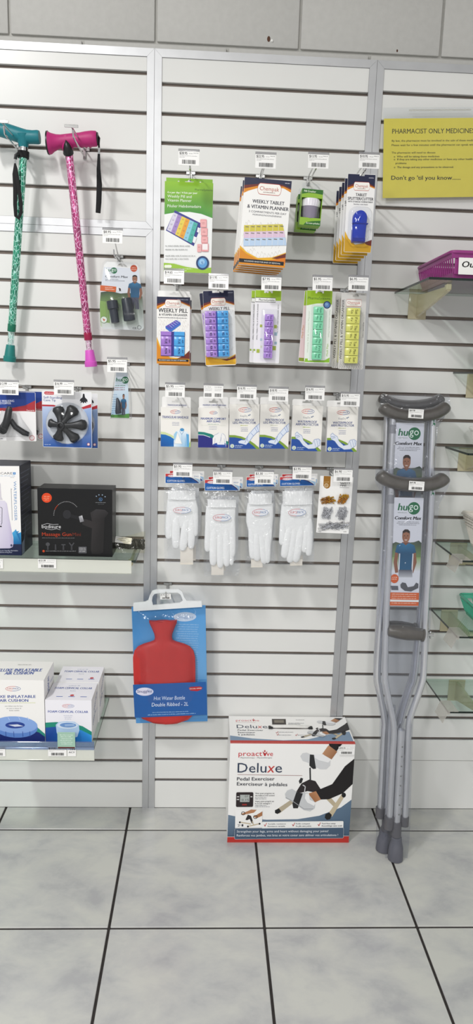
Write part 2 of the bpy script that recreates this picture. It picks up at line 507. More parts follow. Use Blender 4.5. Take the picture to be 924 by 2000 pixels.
# ------------------------------------------------------------------ aluminium edge trims, mitred
TRIM_N = [2]
def trim(pts, label):
    o = MB().plate(pts, -0.0028, 0.016).build('trim_%d' % TRIM_N[0], M_ALU); TRIM_N[0] += 1
    return structure(o, label)
g = 0.0004
trim([(X1 - TW, 0), (X1 - g, 0), (X1 - g, ZS - g), (X1 - TW, ZS - TW)], 'aluminium upright edge trim of the lower left panel')
trim([(X1 - TW, ZS + TW), (X1 - g, ZS + g), (X1 - g, ZTOP), (X1 - TW, ZTOP - TW)], 'aluminium upright edge trim of the upper left panel')
trim([(X1 + g, 0), (X1 + TW, 0), (X1 + TW, ZTOP - TW), (X1 + g, ZTOP)], 'aluminium upright trim on the left of the middle panel')
trim([(X2 - TW, 0), (X2 - g, 0), (X2 - g, ZTOP), (X2 - TW, ZTOP - TW)], 'aluminium upright trim on the right of the middle panel')
trim([(X2 + g, 0), (X2 + TW, 0), (X2 + TW, ZTOP - TW), (X2 + g, ZTOP)], 'aluminium upright trim on the left of the right panel')
trim([(XL, ZTOP - TW), (X1 - TW - g, ZTOP - TW), (X1 - g, ZTOP + g), (XL, ZTOP + g)], 'aluminium top trim over the walking sticks')
trim([(X1 + TW + g, ZTOP - TW), (X2 - TW - g, ZTOP - TW), (X2 - g, ZTOP + g), (X1 + g, ZTOP + g)], 'aluminium top trim of the middle panel')
trim([(X2 + TW + g, ZTOP - TW), (XR - .02, ZTOP - TW), (XR - .02, ZTOP + g), (X2 + g, ZTOP + g)], 'aluminium top trim over the yellow sign')
trim([(XL, ZS + g), (X1 - g - .0005, ZS + g), (X1 - TW - g, ZS + TW - g), (XL, ZS + TW - g)], 'white-looking trim under the upper left panel')
xs = at(174, 455, 0).x
trim([(XL, ZS - TW + g), (xs - g, ZS - TW + g), (xs - g, ZS - g), (XL, ZS - g)], 'left length of trim over the lower left panel')
trim([(xs + g, ZS - TW + g), (X1 - TW - g, ZS - TW + g), (X1 - g - .0005, ZS - g), (xs + g, ZS - g)], 'short right length of trim over the lower left panel')

# ------------------------------------------------------------------ display hooks with price tickets
GROOVES = {'m': [zm - PITCH * i for i in range(29)], 'l': [zl - PITCH * i for i in range(23)], 'u': [zu - pu * i for i in range(4)], 'r': [zr - PITCH * i for i in range(27)]}
M_CLIP = film('ticket_sleeve', 'dcdcdc', 1.4, 0.1, body=0.35, body_col='b9b9bd')
M_STEEL = mat('dull_steel', 'a9a9a8', 0.3, metal=0.95, vary=0.1)

def ticket_print(parent, price, seed, w=0.0535, h=0.0355, y=-0.0006, double=False, name='ticket_print', extra=None):
    a = Art([(0, 0), (100, 0), (100, 68), (0, 68)], w, h)
    if double:
        for x in (0, 52):
            a.words(4 + x, 8, 40 + x, 3.2, '5a5a5a', seed + x); a.words(4 + x, 18, 44 + x, 2.6, '8d8d8d', seed + x); a.words(4 + x, 26, 42 + x, 2.6, '8d8d8d', seed + x + 3)
            a.bars(5 + x, 42, 40 + x, 60, '2c2c2c', seed + x)
    else:
        a.text(price, 5, 17.5, 42, 12.5, '2b2b2b', 0.018)
        a.words(50, 11, 70, 3, '8a8a8a', seed); a.words(72, 8, 96, 3.2, '777777', seed + 1)
        a.words(5, 22.5, 90, 2.6, '8a8a8a', seed + 2); a.words(5, 29, 30, 2.6, '9a9a9a', seed + 3)
        a.bars(18, 42, 86, 61, '1c1c1c', seed)
        if extra: extra(a)
    return a.build(name, parent, y)

HN = [0]
def hook(tx, ty, price, label, panel='m', d=0.2, group=None, prong=None, double=False, ticket=True, drop=0.016, tilt=0.0):
    """chrome hook in a groove; its upper arm ends in a price ticket centred on photo point (tx, ty)"""
    c = at(tx, ty, d); zg = min(GROOVES[panel], key=lambda g_: abs(g_ - (c.z + 0.012))) - GH / 2
    r = thing('display_hook', label, 'hook', (c.x, 0, zg), group=group); HN[0] += 1
    MB().rbox(-0.013, 0.013, -0.0022, 0.006, -0.004, 0.004, 0.0006).rbox(-0.004, 0.004, -0.005, -0.001, -0.02, 0.004, 0.0006).build('back_plate', M_STEEL, r)
    L = (prong or d - 0.025)
    MB().tube([(0, -0.002, -drop + .002), (0, -L * .5, -drop), (0, -L + .012, -drop), (0, -L + .004, -drop + .004), (0, -L, -drop + .014)], 0.0021, 6).build('prong', M_CHROME, r, 40)
    tz = c.z - zg
    MB().tube([(0, -0.002, 0.0), (0, -0.03, 0.004), (0, -d + 0.004, tz + 0.01), (0, -d, tz + 0.008)], 0.0019, 6).tube([(-0.017, -d + .0012, tz + .0155), (0.017, -d + .0012, tz + .0155)], 0.0016, 6).build('ticket_arm', M_CHROME, r, 40)
    if ticket:
        k = MB().rbox(-0.02675, 0.02675, -0.0005, 0.0005, 0, 0.0355, 0.0002).build('price_ticket', M_WHITEGLOSS, r)
        k.location = (0, -d - 0.0028, tz - 0.0195); k.rotation_euler = (math.radians(-4), math.radians(tilt), 0)
        ticket_print(k, price, HN[0] * 11, double=double)
        s = MB().rbox(-0.0275, 0.0275, -0.0012, 0.0026, 0.0345, 0.0405, 0.0006).build('ticket_clip', M_CLIP, k)
    return r

G1_ = None
HOOKS = [
    (369, 308, '$28.95', 'chrome hook with $28.95 ticket above the green pill planner box', 'm', 0.2, {'prong': .11}),
    (519, 314, '$22.95', 'chrome hook with $22.95 ticket above the weekly tablet planner booklets', 'm', 0.2, {}),
    (622, 314, '$13.95', 'chrome hook with $13.95 ticket above the pill crusher', 'm', 0.2, {}),
    (721, 314, '$10.95', 'chrome hook with $10.95 ticket above the tablet splitters', 'm', 0.21, {}),
    (340, 540, '$14.65', 'chrome hook with $14.65 ticket above the boxed weekly pill organiser', 'm', 0.2, {}),
    (427, 550, '$11.95', 'chrome hook with $11.95 ticket above the purple and blue pill organiser', 'm', 0.2, {}),
    (530, 553, '$7.95', 'chrome hook with $7.95 ticket above the small purple pill strip', 'm', 0.2, {}),
    (630, 553, '$5.95', 'chrome hook with $5.95 ticket above the mint green pill strip', 'm', 0.2, {}),
    (700, 553, '$6.95', 'chrome hook with $6.95 ticket above the yellow pill strip', 'm', 0.2, {}),
    (342, 762, '$5.95', 'chrome hook with $5.95 ticket above the triangular bandage box', 'm', 0.2, {}),
    (417, 764, '', 'chrome hook with a two-column ticket above the arm sling box', 'm', 0.2, {'double': True}),
    (482, 766, '$16.95', 'chrome hook with $16.95 ticket above the half leg protector box', 'm', 0.2, {}),
    (544, 770, '$18.95', 'chrome hook with $18.95 ticket above the second leg protector box', 'm', 0.2, {}),
    (615, 768, '$16.95', 'chrome hook with $16.95 ticket above the left arm protector box', 'm', 0.2, {}),
    (684, 780, '$15.95', 'chrome hook with $15.95 ticket above the rightmost arm protector box', 'm', 0.2, {}),
    (357, 918, '$3.95', 'chrome hook with $3.95 ticket above the leftmost cotton gloves', 'm', 0.2, {}),
    (435, 932, '$3.95', 'chrome hook with $3.95 ticket hanging low over the second cotton gloves', 'm', 0.2, {}),
    (516, 932, '$3.30', 'chrome hook with $3.30 ticket above the third cotton gloves', 'm', 0.2, {}),
    (590, 923, '$3.95', 'chrome hook with $3.95 ticket above the rightmost cotton gloves', 'm', 0.2, {}),
    (670, 928, '$6.90', 'chrome hook with $6.90 ticket above the safety pin card', 'm', 0.2, {}),
    (220, 461, '$8.95', 'chrome hook with $8.95 ticket above the large grey crutch tip pack', 'l', 0.14, {'drop': .012}),
    (229, 713, '$5.95', 'chrome hook with $5.95 ticket above the narrow small tip pack', 'l', 0.2, {}),
    (17, 757, '$12.99', 'chrome hook with $12.99 ticket above the three-foot cane tip card', 'l', 0.2, {}),
    (125, 757, '$16.99', 'chrome hook with $16.99 ticket above the six-lobed cane tip card', 'l', 0.2, {}),
]
for x, y, pr, lb, pn, dd, kw in HOOKS:
    hook(x, y, pr, lb, pn, dd, group='ticketed display hooks', **kw)

# ------------------------------------------------------------------ hung packages
def P(crop, *pts):
    return [(crop[0] + x / crop[2], crop[1] + y / crop[2]) for x, y in pts]
def hung(name, label, cat, crop, q, d, group=None):
    """a hanging pack: q = outline of its front (tl, tr, br, bl) in the crop's frame, d = how far its face stands off the wall"""
    qp = P(crop, *q); base, w, h, roll = face_of(qp, d)
    r = thing(name, label, cat, base, (0, roll, 0), group)
    return r, w, h, Art(qp, w, h, crop)
def carton(r, w, h, t, tab=None, slot=True, material=None, sunk=True):
    """box body behind the face plane y = 0, with a hang tab of height tab at the back"""
    MB().rbox(-w / 2, w / 2, 0, t, 0, h, 0.0008).build('carton', material or M_WHITEGLOSS, r)
    if tab:
        e = 0.0015
        MB().plate([(-w / 2 + e, h - .002), (w / 2 - e, h - .002), (w / 2 - e, h + tab - .003), (w / 2 - e - .003, h + tab), (-w / 2 + e + .003, h + tab), (-w / 2 + e, h + tab - .003)], t - 0.0011, t - 0.0003,
                   [euro_slot(0, h + tab * .52, 0.026, 0.005)] if slot else []).build('hang_tab', material or M_WHITEGLOSS, r)
def chem_logo(a, cx, cy, rx, ry, bg='f4f1ea', col='b5402f'):
    a.rrect(cx - rx, cy - ry, cx + rx, cy + ry, ry * .98, bg)
    n = 40
    for q in (1.0,):
        o = rrect(cx - rx, cx + rx, cy - ry, cy + ry, ry * .98, 6); a.line(o + o[:1], ry * .1, col)
    a.text('Chempak', cx - rx * .82, cy + ry * .28, cx + rx * .82, ry * .72, col)
    a.words(cx - rx * .5, cy + ry * .5, cx + rx * .5, ry * .18, '6b3a35', 3)
NAVY, MAROON, ORANGE, GOLD = '1d2140', '6e2a20', 'd98a1f', 'e6b02a'
def hatch(a, x0, y0, x1, y1, col='c9c2b6', n=9):
    R = random.Random(int(x0 + y1))
    for i in range(n):
        for j in range(4):
            x = x0 + (x1 - x0) * (i + R.random() * .4) / n; y = y0 + (y1 - y0) * (j + R.random() * .5) / 4; s = (x1 - x0) / n
            if x + s * .9 < x1: a.line([(x, y + s * .9), (x + s * .45, y), (x + s * .9, y + s * .35)], s * .07, col); a.l -= 1
    a.l += 1

# --- row 1 -----------------------------------------------------------------
CA = (300, 280, 3.5538)
r, w, h, a = hung('pill_planner_box', 'green and white weekly pill planner box hanging at top left', 'box', CA, [(80, 267), (413, 270), (402, 905), (68, 890)], 0.105)
M_LIME = mat('lime_card', '86b82c', 0.4, vary=0.02)
MB().rbox(-w / 2, w / 2, 0, 0.034, 0, h, 0.0008).build('carton', M_WHITEGLOSS, r)
MB().plate([(-w / 2 + .002, h - .002), (w / 2 - .002, h - .002), (w / 2 - .002, h + .017), (-w / 2 + .002, h + .017)], 0.032, 0.0335,
           [oval(-.03, h + .008, .0025, .0025, 10), oval(.03, h + .008, .0025, .0025, 10), euro_slot(0, h + .007, .024, .005)]).build('hang_tab', M_LIME, r)
a.full('f0f1f0')
a.poly([(80, 267), (413, 270), (408, 512), (330, 484), (250, 472), (170, 474), (72, 492)], ['8fbf2f', '8fbf2f', '4d9440', '44903c', '44903c', '48933c', '4d983c'])
a.text('PharmaSystems', 285, 325, 408, 13, '2a4a1e')
a.text('4 x per day / 4 fois par jour', 97, 348, 302, 13, 'f4f8ea', 0.02)
a.text('Weekly Pill and', 97, 377, 262, 19, 'f0f4e8'); a.text('Vitamin Planner', 97, 404, 262, 19, 'f0f4e8'); a.text('Pilulier Hebdomadaire', 97, 443, 328, 19, 'f0f4e8', y1=443)
a.poly([(147, 463), (334, 552), (300, 640), (278, 710), (85, 602)], '3b3f8e')
cols = ['d9d5e6', 'a58ac6', 'e6cf55', 'e8a23a', '8fcbe0', '4fb3a8']
A0, A1, B0, B1 = (140, 478), (306, 552), (92, 598), (262, 692)
def mixp(p, q, t): return (p[0] + (q[0] - p[0]) * t, p[1] + (q[1] - p[1]) * t)
for i, cc in enumerate(cols):
    t0, t1 = i / 6, (i + 1) / 6
    a.poly([mixp(A0, A1, t0), mixp(A0, A1, t1), mixp(B0, B1, t1), mixp(B0, B1, t0)], cc)
    for j in range(4):
        p = mixp(mixp(A0, A1, (t0 + t1) / 2), mixp(B0, B1, (t0 + t1) / 2), (j + .5) / 4); a.words(p[0] - 8, p[1] - 4, p[0] + 7, 2.5, '4a4a52', i + j); a.words(p[0] - 6, p[1] + 2, p[0] + 6, 2.5, '4a4a52', i)
a.poly([(306, 578), (322, 585), (314, 618), (299, 610)], 'eef0f4'); a.poly([(278, 640), (298, 650), (286, 690), (268, 682)], 'eef0f4')
for x0, y0, x1, y1 in ((323, 522, 368, 578), (328, 582, 374, 636), (330, 640, 376, 688)):
    a.rrect(x0, y0, x1, y1, 5, 'e79da0'); a.rrect(x0 + 5, y0 + 8, x1 - 5, y1 - 5, 4, 'efb3b4'); a.words(x0 + 12, y0 + 20, x1 - 12, 4, '8c3f45', x0); a.words(x0 + 12, y0 + 29, x1 - 12, 4, '8c3f45', x1)
a.rrect(333, 690, 382, 748, 4, 'e79da0'); a.rect(338, 694, 376, 736, 'f4eeee'); a.rrect(302, 696, 330, 752, 4, 'eab0b1'); a.words(308, 715, 325, 4, '8c3f45', 2)
for y, x1 in ((706, 252), (731, 238), (775, 292), (796, 240)):
    a.words(80, y, x1, 8, '9a9c9a', y)
a.poly([(68, 828), (140, 834), (230, 858), (320, 872), (403, 862), (402, 905), (68, 890)], '9cc640'); a.words(170, 868, 270, 6, 'eaf3d4', 1); a.words(180, 882, 230, 5, 'eaf3d4', 1)
for q in (85, 100, 112): a.ell(q, 850 + (q % 3) * 3, 12, 11, 'eef3e2')
a.ell(340, 830, 46, 50, '26406e'); a.ell(340, 830, 33, 36, '5fa0d8'); a.ell(336, 822, 20, 20, '9cc8ec'); a.text('5', 330, 838, 346, 18, '2c60a0')
a.build('box_print', r)

CP = (300, 280, 3.5538)
r, w, h, a = hung('tablet_planner_box', 'white and navy weekly tablet planner box at the front of its stack', 'box', CP, [(638, 230), (955, 265), (915, 867), (585, 838)], 0.195, 'stacked tablet planner boxes')
MB().rbox(-w / 2, w / 2, 0, 0.012, 0, h, 0.0006).build('carton', M_WHITEGLOSS, r)
M_BROWNISH = mat('kraft_edge', 'b07a2c', .6)
a.full('f1f0ed').pct()
hatch(a, 3, 48, 97, 90, 'cfcac2', 12)
a.poly([(0, 0), (100, 0), (100, 13), (84, 9), (60, 8.5), (30, 11), (10, 15), (0, 18)], ORANGE)
a.poly([(0, 0), (100, 0), (100, 10), (84, 7), (60, 6.5), (30, 8.5), (0, 13)], MAROON)
a.poly([(0, 0), (100, 0), (100, 8.5), (80, 5), (60, 5), (30, 6.5), (0, 9)], NAVY)
a.words(86, 2.4, 97, 1.2, 'c8c8d4', 1)
chem_logo(a, 54, 11.5, 25, 6.2)
a.text('WEEKLY TABLET', 20, 28, 88, 3.9, '2a2c3c', 0.02); a.text('& VITAMIN PLANNER', 10, 34.2, 98, 3.9, '2a2c3c', 0.02)
a.text('3 COMPARTMENTS PER DAY', 14, 39, 94, 2.2, '55565f'); a.text('MORNING/NOON/EVENING', 22, 42.2, 84, 1.7, '55565f', 0, .2)
for i, (cc, y0, y1) in enumerate((('cfc24a', 52, 59.5), ('dcc0d6', 59.5, 67), ('b9d0ea', 67, 76))):
    x0 = 6 + i * .5; sk = 2.5
    a.poly([(x0, y0 + sk), (88 + i * 4, y0 - 3 + sk * .2), (92 + i * 4, y1 - 3 + sk * .2), (x0 + .5, y1 + sk)], cc)
    for j in range(7):
        a.rect(x0 + 3 + j * 12.3, y0 + 3.6 - j * .7, x0 + 10 + j * 12.3, y0 + 4.6 - j * .7, '7a7668')
        a.line([(x0 + 12.2 + j * 12.3, y0 + 2 - j * .6), (x0 + 12.4 + j * 12.3, y1 + 1.5 - j * .6)], .5, 'f2f0ea')
a.poly([(0, 78), (15, 85), (40, 91), (70, 89), (100, 82), (100, 100), (0, 100)], GOLD)
a.poly([(0, 81), (15, 87), (40, 92.5), (70, 94), (100, 97), (100, 100), (0, 100)], ORANGE)
a.poly([(70, 90), (100, 83), (100, 90), (84, 90.5)], MAROON); a.poly([(62, 93), (84, 90), (100, 88), (100, 96), (80, 96)], 'd87a1c')
a.rect(0, 93, 97, 97.5, '18181c'); a.text('ROUNDED BASE FOR EASE OF REMOVAL', 12, 96.2, 90, 1.5, 'e8e8e8', .01)
a.build('box_print', r)
for i in range(1, 5):
    c = copy_tree(r, ['', 'second tablet planner box, just behind the front one', 'middle tablet planner box in the stack of five', 'fourth tablet planner box, showing as a thin strip on the left', 'rearmost tablet planner box of the stack'][i], 'stacked tablet planner boxes')
    c.location = r.location + Vector((-.0028 * i, .024 * i, -.002 * i)); c.rotation_euler.y += math.radians(-.5 * (i % 2) + .3 * i)

CE = (540, 280, 3.5538)
M_DARKGREEN = mat('dark_green_card', '2f6a26', .4, vary=.03)
M_LILAC = film('lilac_plastic', 'cfc6da', 1.4, 0.1, body=.45, body_col='c9bfd6')
r, w, h, a = hung('pill_crusher_pack', 'green pill crusher pack with a clear purple cup in its window', 'pill crusher', CE, [(178, 318), (328, 318), (302, 572), (160, 565)], 0.165)
t = 0.04
MB().rbox(-w / 2, w / 2, t - .002, t, 0, h, .0004).rbox(-w / 2, w / 2, 0, t, h * .77, h, .0006).rbox(-w / 2, w / 2, 0, t, 0, h * .2, .0006).box(-w / 2, -w / 2 + .001, 0, t, h * .2, h * .77).box(w / 2 - .001, w / 2, 0, t, h * .2, h * .77).build('carton', M_LIME, r)
MB().rbox(-w / 2 + .0012, w / 2 - .0012, t - .004, t - .0022, h * .2, h * .77, .0003).build('window_backing', mat('lilac_grey_card', 'b7b0c2', .4), r)
MB().lathe([(w * .36, h * .2), (w * .39, h * .22), (w * .42, h * .52), (w * .43, h * .54)], (0, t / 2, 0), n=20).build('cup', M_LILAC, r, 40)
MB().lathe([(w * .445, h * .54), (w * .445, h * .72), (w * .43, h * .755)], (0, t / 2, 0), n=24).build('lid', mat('white_cup_lid', 'e6e2ea', .3), r, 30)
cup = MB()
for i in range(24):
    an = 2 * math.pi * i / 24; cup.box(w * .445 * math.cos(an) - .0006, w * .445 * math.cos(an) + .0006, t / 2 + w * .445 * math.sin(an) - .0006, t / 2 + w * .445 * math.sin(an) + .0006, h * .57, h * .72)
cup.build('lid_grip', MATS['white_cup_lid'], r)
MB().plate(rrect(-w / 2 + .004, w / 2 - .004, h - .002, h + .024, .003), t - .0012, t - .0008, [euro_slot(0, h + .014, .02, .004)]).build('hang_tab', M_CLEAR, r)
a.pct(); a.rect(0, 0, 100, 24, '8fb83a'); a.poly([(0, 0), (100, 0), (100, 13), (60, 11), (30, 11), (0, 15)], '2f6a26'); a.text('Pill Crusher', 10, 9, 66, 5.2, 'eaf2da', .02)
a.build('top_print', r); a = Art([(0, 0), (100, 0), (100, 100), (0, 100)], w, h)
a.rect(0, 79, 100, 100, '8fb83a'); a.poly([(20, 100), (100, 100), (100, 85), (60, 88), (30, 92)], '2f6a26'); a.text('Ecrase-pilules', 32, 96, 96, 4.6, 'eaf2da', .01)
a.build('bottom_print', r)
b = Art([(0, 0), (100, 0), (100, 100), (0, 100)], w, .02); b.text('PharmaSystems', 12, 75, 88, 18, '556055'); b.build('tab_print', r, t - .0014, Matrix.Translation((0, 0, h + .002)))
c = copy_tree(r, 'second pill crusher pack, mostly hidden behind the first'); c.location = r.location + Vector((-.004, .05, -.003)); r['group'] = c['group'] = 'pill crusher packs'

M_BLUECUT = film('blue_plastic', '3a5ad0', 1.6, 0.08, body=.75, body_col='1c3fc4')
r, w, h, a = hung('tablet_splitter_pack', 'tablet splitter card with a clear blue cutter, front of its stack', 'tablet splitter', CE, [(497, 212), (690, 212), (655, 758), (467, 757)], 0.2, 'stacked tablet splitter cards')
MB().plate(rrect(-w / 2, w / 2, 0, h, .003), 0, .0012, [euro_slot(.003, h - .006, .014, .004)]).build('card', M_WHITEGLOSS, r)
a.pct(); a.poly([(0, 9), (100, 9), (98, 99), (2, 99)], 'efeeec'); hatch(a, 60, 50, 98, 86, 'c9c6c4', 6)
a.poly([(0.5, 4), (99.5, 4), (99.5, 18), (80, 15.5), (50, 15), (20, 17.5), (.5, 21)], ORANGE); a.poly([(.5, 4), (99.5, 4), (99.5, 16.5), (80, 14), (50, 13.5), (20, 15.5), (.5, 18)], MAROON)
a.poly([(1.5, .6), (42, .6), (42, 2.6), (60, 2.6), (60, .6), (98.5, .6), (99.5, 1.5), (99.5, 15), (80, 12), (50, 11.5), (20, 13), (.5, 16), (.5, 1.5)], NAVY); a.words(76, 4, 94, 1.2, 'c8c8d4', 1)
chem_logo(a, 52, 15.5, 29, 5.2)
a.text('TABLET', 32, 28, 72, 3.6, '23252f', .02); a.text('SPLITTER/CUTTER', 4, 33, 97, 3.6, '23252f', .02); a.text('WITH STORAGE COMPARTMENT', 5, 36, 96, 1.7, '3a3c46', .02); a.text('Stainless steel blade', 26, 39, 78, 1.6, '55575f')
a.poly([(0, 73), (14, 82), (40, 90), (70, 88), (100, 84), (98.5, 99.5), (1.5, 99.5)], GOLD); a.poly([(0, 80), (30, 92), (70, 93), (100, 90), (98.5, 99.5), (1.5, 99.5)], 'c99a22'); a.poly([(72, 87), (100, 83), (100, 91), (84, 90)], MAROON)
a.build('card_print', r)
def sh(cx, z0, wb, wt, h_):
    pass
arch = [(-.017 + .001, .02), (.0145, .02), (.0165, .062)] + [(.0005 + .0165 * math.cos(q), .072 + .016 * math.sin(q)) for q in [math.pi * i / 10 for i in range(11)]] + [(-.0165, .062)]
sc_ = h / .165
arch = [(x * sc_, z * sc_) for x, z in arch]
cut = MB().dome(arch, -.0005, -.016, .004, 3).build('cutter', M_BLUECUT, r, 50)
MB().rbox(-.0172 * sc_, .018 * sc_, -.0172, -.002, .058 * sc_, .0605 * sc_, .0008).build('hinge_line', mat('deep_blue_plastic', '13278f', .25), cut)
MB().rbox(-.0145 * sc_, .0135 * sc_, -.0166, -.002, .021 * sc_, .029 * sc_, .001).build('base_rib', MATS['deep_blue_plastic'], cut)
MB().dome(rrect(-.025 * sc_, .027 * sc_, .012 * sc_, .096 * sc_, .018, 6), -.0006, -.0195, .006, 3).build('blister', M_CLEAR, r, 50)
for i in range(1, 5):
    c = copy_tree(r, ['', 'second tablet splitter card behind the front one', 'third tablet splitter card in the stack', 'fourth tablet splitter card from the front', 'rearmost tablet splitter card of the stack'][i], 'stacked tablet splitter cards')
    c.location = r.location + Vector((-.001 * i, .036 * i, -.002 * i))

# --- row 2 -----------------------------------------------------------------
CB = (290, 520, 4.0174)
def tray(r, x0, x1, z0, z1, y0, y1, rows, col_mats, name='pill_compartment', gap=.0009, labels=None, text_col='4a3560', two_line=True, days=None, font_side=False):
    """one lidded compartment per day and column, each with its printed letters"""
    cw = (x1 - x0) / len(col_mats); rh = (z1 - z0) / rows
    days = days or ['SUN', 'MON', 'TUE', 'WED', 'THU', 'FRI', 'SAT']
    for ci, cm in enumerate(col_mats):
        for k in range(rows):
            a0, a1 = x0 + cw * ci + gap / 2, x0 + cw * (ci + 1) - gap / 2; b1 = z1 - rh * k - gap / 2; b0 = z1 - rh * (k + 1) + gap / 2
            o = MB().rbox(a0, a1, y0, y1, b0, b1, .0012, 2).build(name, cm, r, 40)
            q = Art([(0, 0), (100, 0), (100, 100), (0, 100)], a1 - a0, b1 - b0)
            dn = days[k % 7]
            if font_side:
                q.text(dn, 38, 22, 38, 22, text_col, .02, y1=80); q.text('AM' if ci == 0 else 'PM', 74, 34, 74, 16, text_col, .01, y1=68)
            else:
                q.text(dn.title(), 62, 20, 62, 20, text_col, .02, y1=82); q.text(dn.title()[:2], 30, 24, 30, 16, text_col, .01, y1=74)
            q.build('lid_letters', o, y0 - .0002, Matrix.Translation(((a0 + a1) / 2, 0, b0)))
M_PURP = mat('purple_plastic', 'a278cc', .22, vary=.04, spec=.6)
M_LILACP = mat('violet_plastic', 'b088d8', .22, vary=.04, spec=.6)
M_SKY = mat('sky_blue_plastic', '4aa4e2', .22, vary=.04, spec=.6)
M_MINT = mat('mint_plastic', '84dcb0', .22, vary=.04, spec=.6)
M_YEL = mat('yellow_plastic', 'e0de6e', .22, vary=.04, spec=.6)

r, w, h, a = hung('pill_organiser_box', 'boxed weekly pill organiser with a window onto purple and blue compartments', 'pill organiser', CB, [(65, 238), (328, 243), (321, 776), (65, 757)], 0.145)
carton(r, w, h, .03, h * .105)
a.full('f1efeb').pct(); hatch(a, 2, 32, 98, 60, 'd3cdc4', 12); hatch(a, 86, 60, 99, 84, 'd3cdc4', 3)
a.poly([(0, 0), (100, 0), (100, 14), (75, 9), (50, 8), (25, 11), (0, 19)], ORANGE); a.poly([(0, 0), (100, 0), (100, 12.5), (75, 7.5), (50, 7), (25, 9.5), (0, 14)], MAROON); a.poly([(0, 0), (100, 0), (100, 10), (75, 6), (50, 5.5), (25, 7.5), (0, 11)], NAVY); a.words(62, 3, 95, 1.4, 'b9bcd0', 2)
chem_logo(a, 49, 9.5, 24, 5.4)
a.text('WEEKLY PILL', 5, 23, 93, 6, '24262f', .02); a.text('& VITAMIN ORGANISER', 7, 28, 92, 3.1, '33353f', .015); a.words(4, 30.2, 92, 1.4, '6a6c74', 3)
a.poly([(26, 44), (58, 34), (72, 38), (72, 41), (42, 52.5), (27, 47)], '3c6fc2'); a.poly([(26, 44), (58, 34), (72, 38), (41, 49)], '4a58b8'); a.poly([(30, 43.6), (58, 35), (62, 36), (34, 45.4)], '6a50b0')
for i in range(5): a.line([(37 + i * 6, 41.5 - i * 1.9), (47 + i * 6, 45.5 - i * 2.2)], .7, 'b5c6ea')
a.poly([(0, 60), (5, 66), (14, 78), (40, 90), (70, 91), (100, 80), (100, 100), (0, 100)], GOLD); a.poly([(0, 66), (6, 72), (16, 83), (45, 92), (100, 93), (100, 100), (0, 100)], ORANGE); a.poly([(60, 92), (84, 87), (100, 79), (100, 92)], MAROON)
a.rect(3, 92.8, 97, 96.4, '17171a'); a.text('ROUNDED BASE FOR EASE OF REMOVAL', 7, 95.3, 90, 1.5, 'eeeeee', .02)
x0, x1, z0, z1 = (12.3 / 100 - .5) * w, (85 / 100 - .5) * w, h * .115, h * .485
a.rect(12.3, 51.5, 85, 88.5, '3b3a8c')
a.build('box_print', r)
mid = (x0 + x1) / 2
tray(r, x0, mid - .003, z0 + .001, z0 + (z1 - z0) * .82, -.004, .004, 2, [M_PURP], days=['TUE', 'MON'], font_side=True, text_col='2c1f4a')
tray(r, mid + .003, x1, z0 + .001, z0 + (z1 - z0) * .82, -.004, .004, 2, [M_SKY], days=['TUE', 'MON'], font_side=True, text_col='12306a')
for (p0, p1, mm) in ((x0, mid - .003, M_PURP), (mid + .003, x1, M_SKY)):
    MB().rbox(p0 + .0005, p1 - .0005, -.004, .004, z0 + (z1 - z0) * .83, z1, .001).build('pill_compartment', mm, r)
c = copy_tree(r, 'second boxed pill organiser, its edge showing behind the first'); c.location = r.location + Vector((.003, .034, -.004)); r['group'] = c['group'] = 'boxed weekly pill organisers'

r, w, h, a = hung('pill_organiser_card', 'navy and gold card with a fourteen-box purple and blue pill organiser', 'pill organiser', CB, [(428, 197), (670, 180), (690, 772), (447, 785)], 0.16)
MB().plate(rrect(-w / 2, w / 2, 0, h, .004), 0, .0012, [euro_slot(0, h - .008, .016, .006)]).build('card', M_WHITEGLOSS, r)
a.pct(); a.poly([(1, 10), (99, 10), (99, 99), (1, 99)], 'e9e7e4'); hatch(a, 76, 26, 99, 88, 'bdb9b6', 4)
a.poly([(.5, 5), (99.5, 5), (99.5, 20), (70, 16), (40, 16), (.5, 23)], ORANGE); a.poly([(.5, 5), (99.5, 5), (99.5, 19), (70, 14.5), (40, 14.5), (.5, 20)], MAROON)
a.poly([(2, .5), (30, .5), (30, 3.2), (66, 3.2), (66, .5), (98, .5), (99.5, 2), (99.5, 16.5), (70, 13), (40, 12.5), (.5, 17), (.5, 2)], NAVY); a.words(80, 3, 96, 1, 'b9bcd0', 2)
chem_logo(a, 48, 15, 24, 4.8, 'f0e6da'); a.text('WEEKLY PILL', 17, 26, 85, 4, '2a2c34', .02)
a.poly([(1, 86), (30, 90), (70, 91), (99, 85), (99, 99), (1, 99)], GOLD); a.poly([(50, 92), (80, 91), (99, 86), (99, 91), (70, 94)], MAROON); a.poly([(1, 90), (40, 95), (99, 96), (99, 99), (1, 99)], 'd9a326')
a.build('card_print', r)
X0, X1_, Z0, Z1 = -.5 * w + .03 * w, .5 * w - .21 * w, h * .115, h * .725
md = (X0 + X1_) / 2
tray(r, X0, md - .0015, Z0, Z1, -.018, -.001, 7, [M_LILACP], days=['SAT', 'FRI', 'THU', 'WED', 'TUE', 'MON', 'SUN'], font_side=True, text_col='33215a')
tray(r, md + .0015, X1_, Z0, Z1, -.018, -.001, 7, [M_SKY], days=['SAT', 'FRI', 'THU', 'WED', 'TUE', 'MON', 'SUN'], font_side=True, text_col='103878')
MB().rbox(md - .0014, md + .0014, -.0165, -.001, Z0, Z1, .0004).build('divider', mat('indigo_plastic', '3a44b0', .25), r)
MB().dome(rrect(X0 - .003, .5 * w - .002, Z0 - .003, Z1 + .003, .004), -.0006, -.0205, .003, 3).build('blister', M_CLEAR, r, 50)
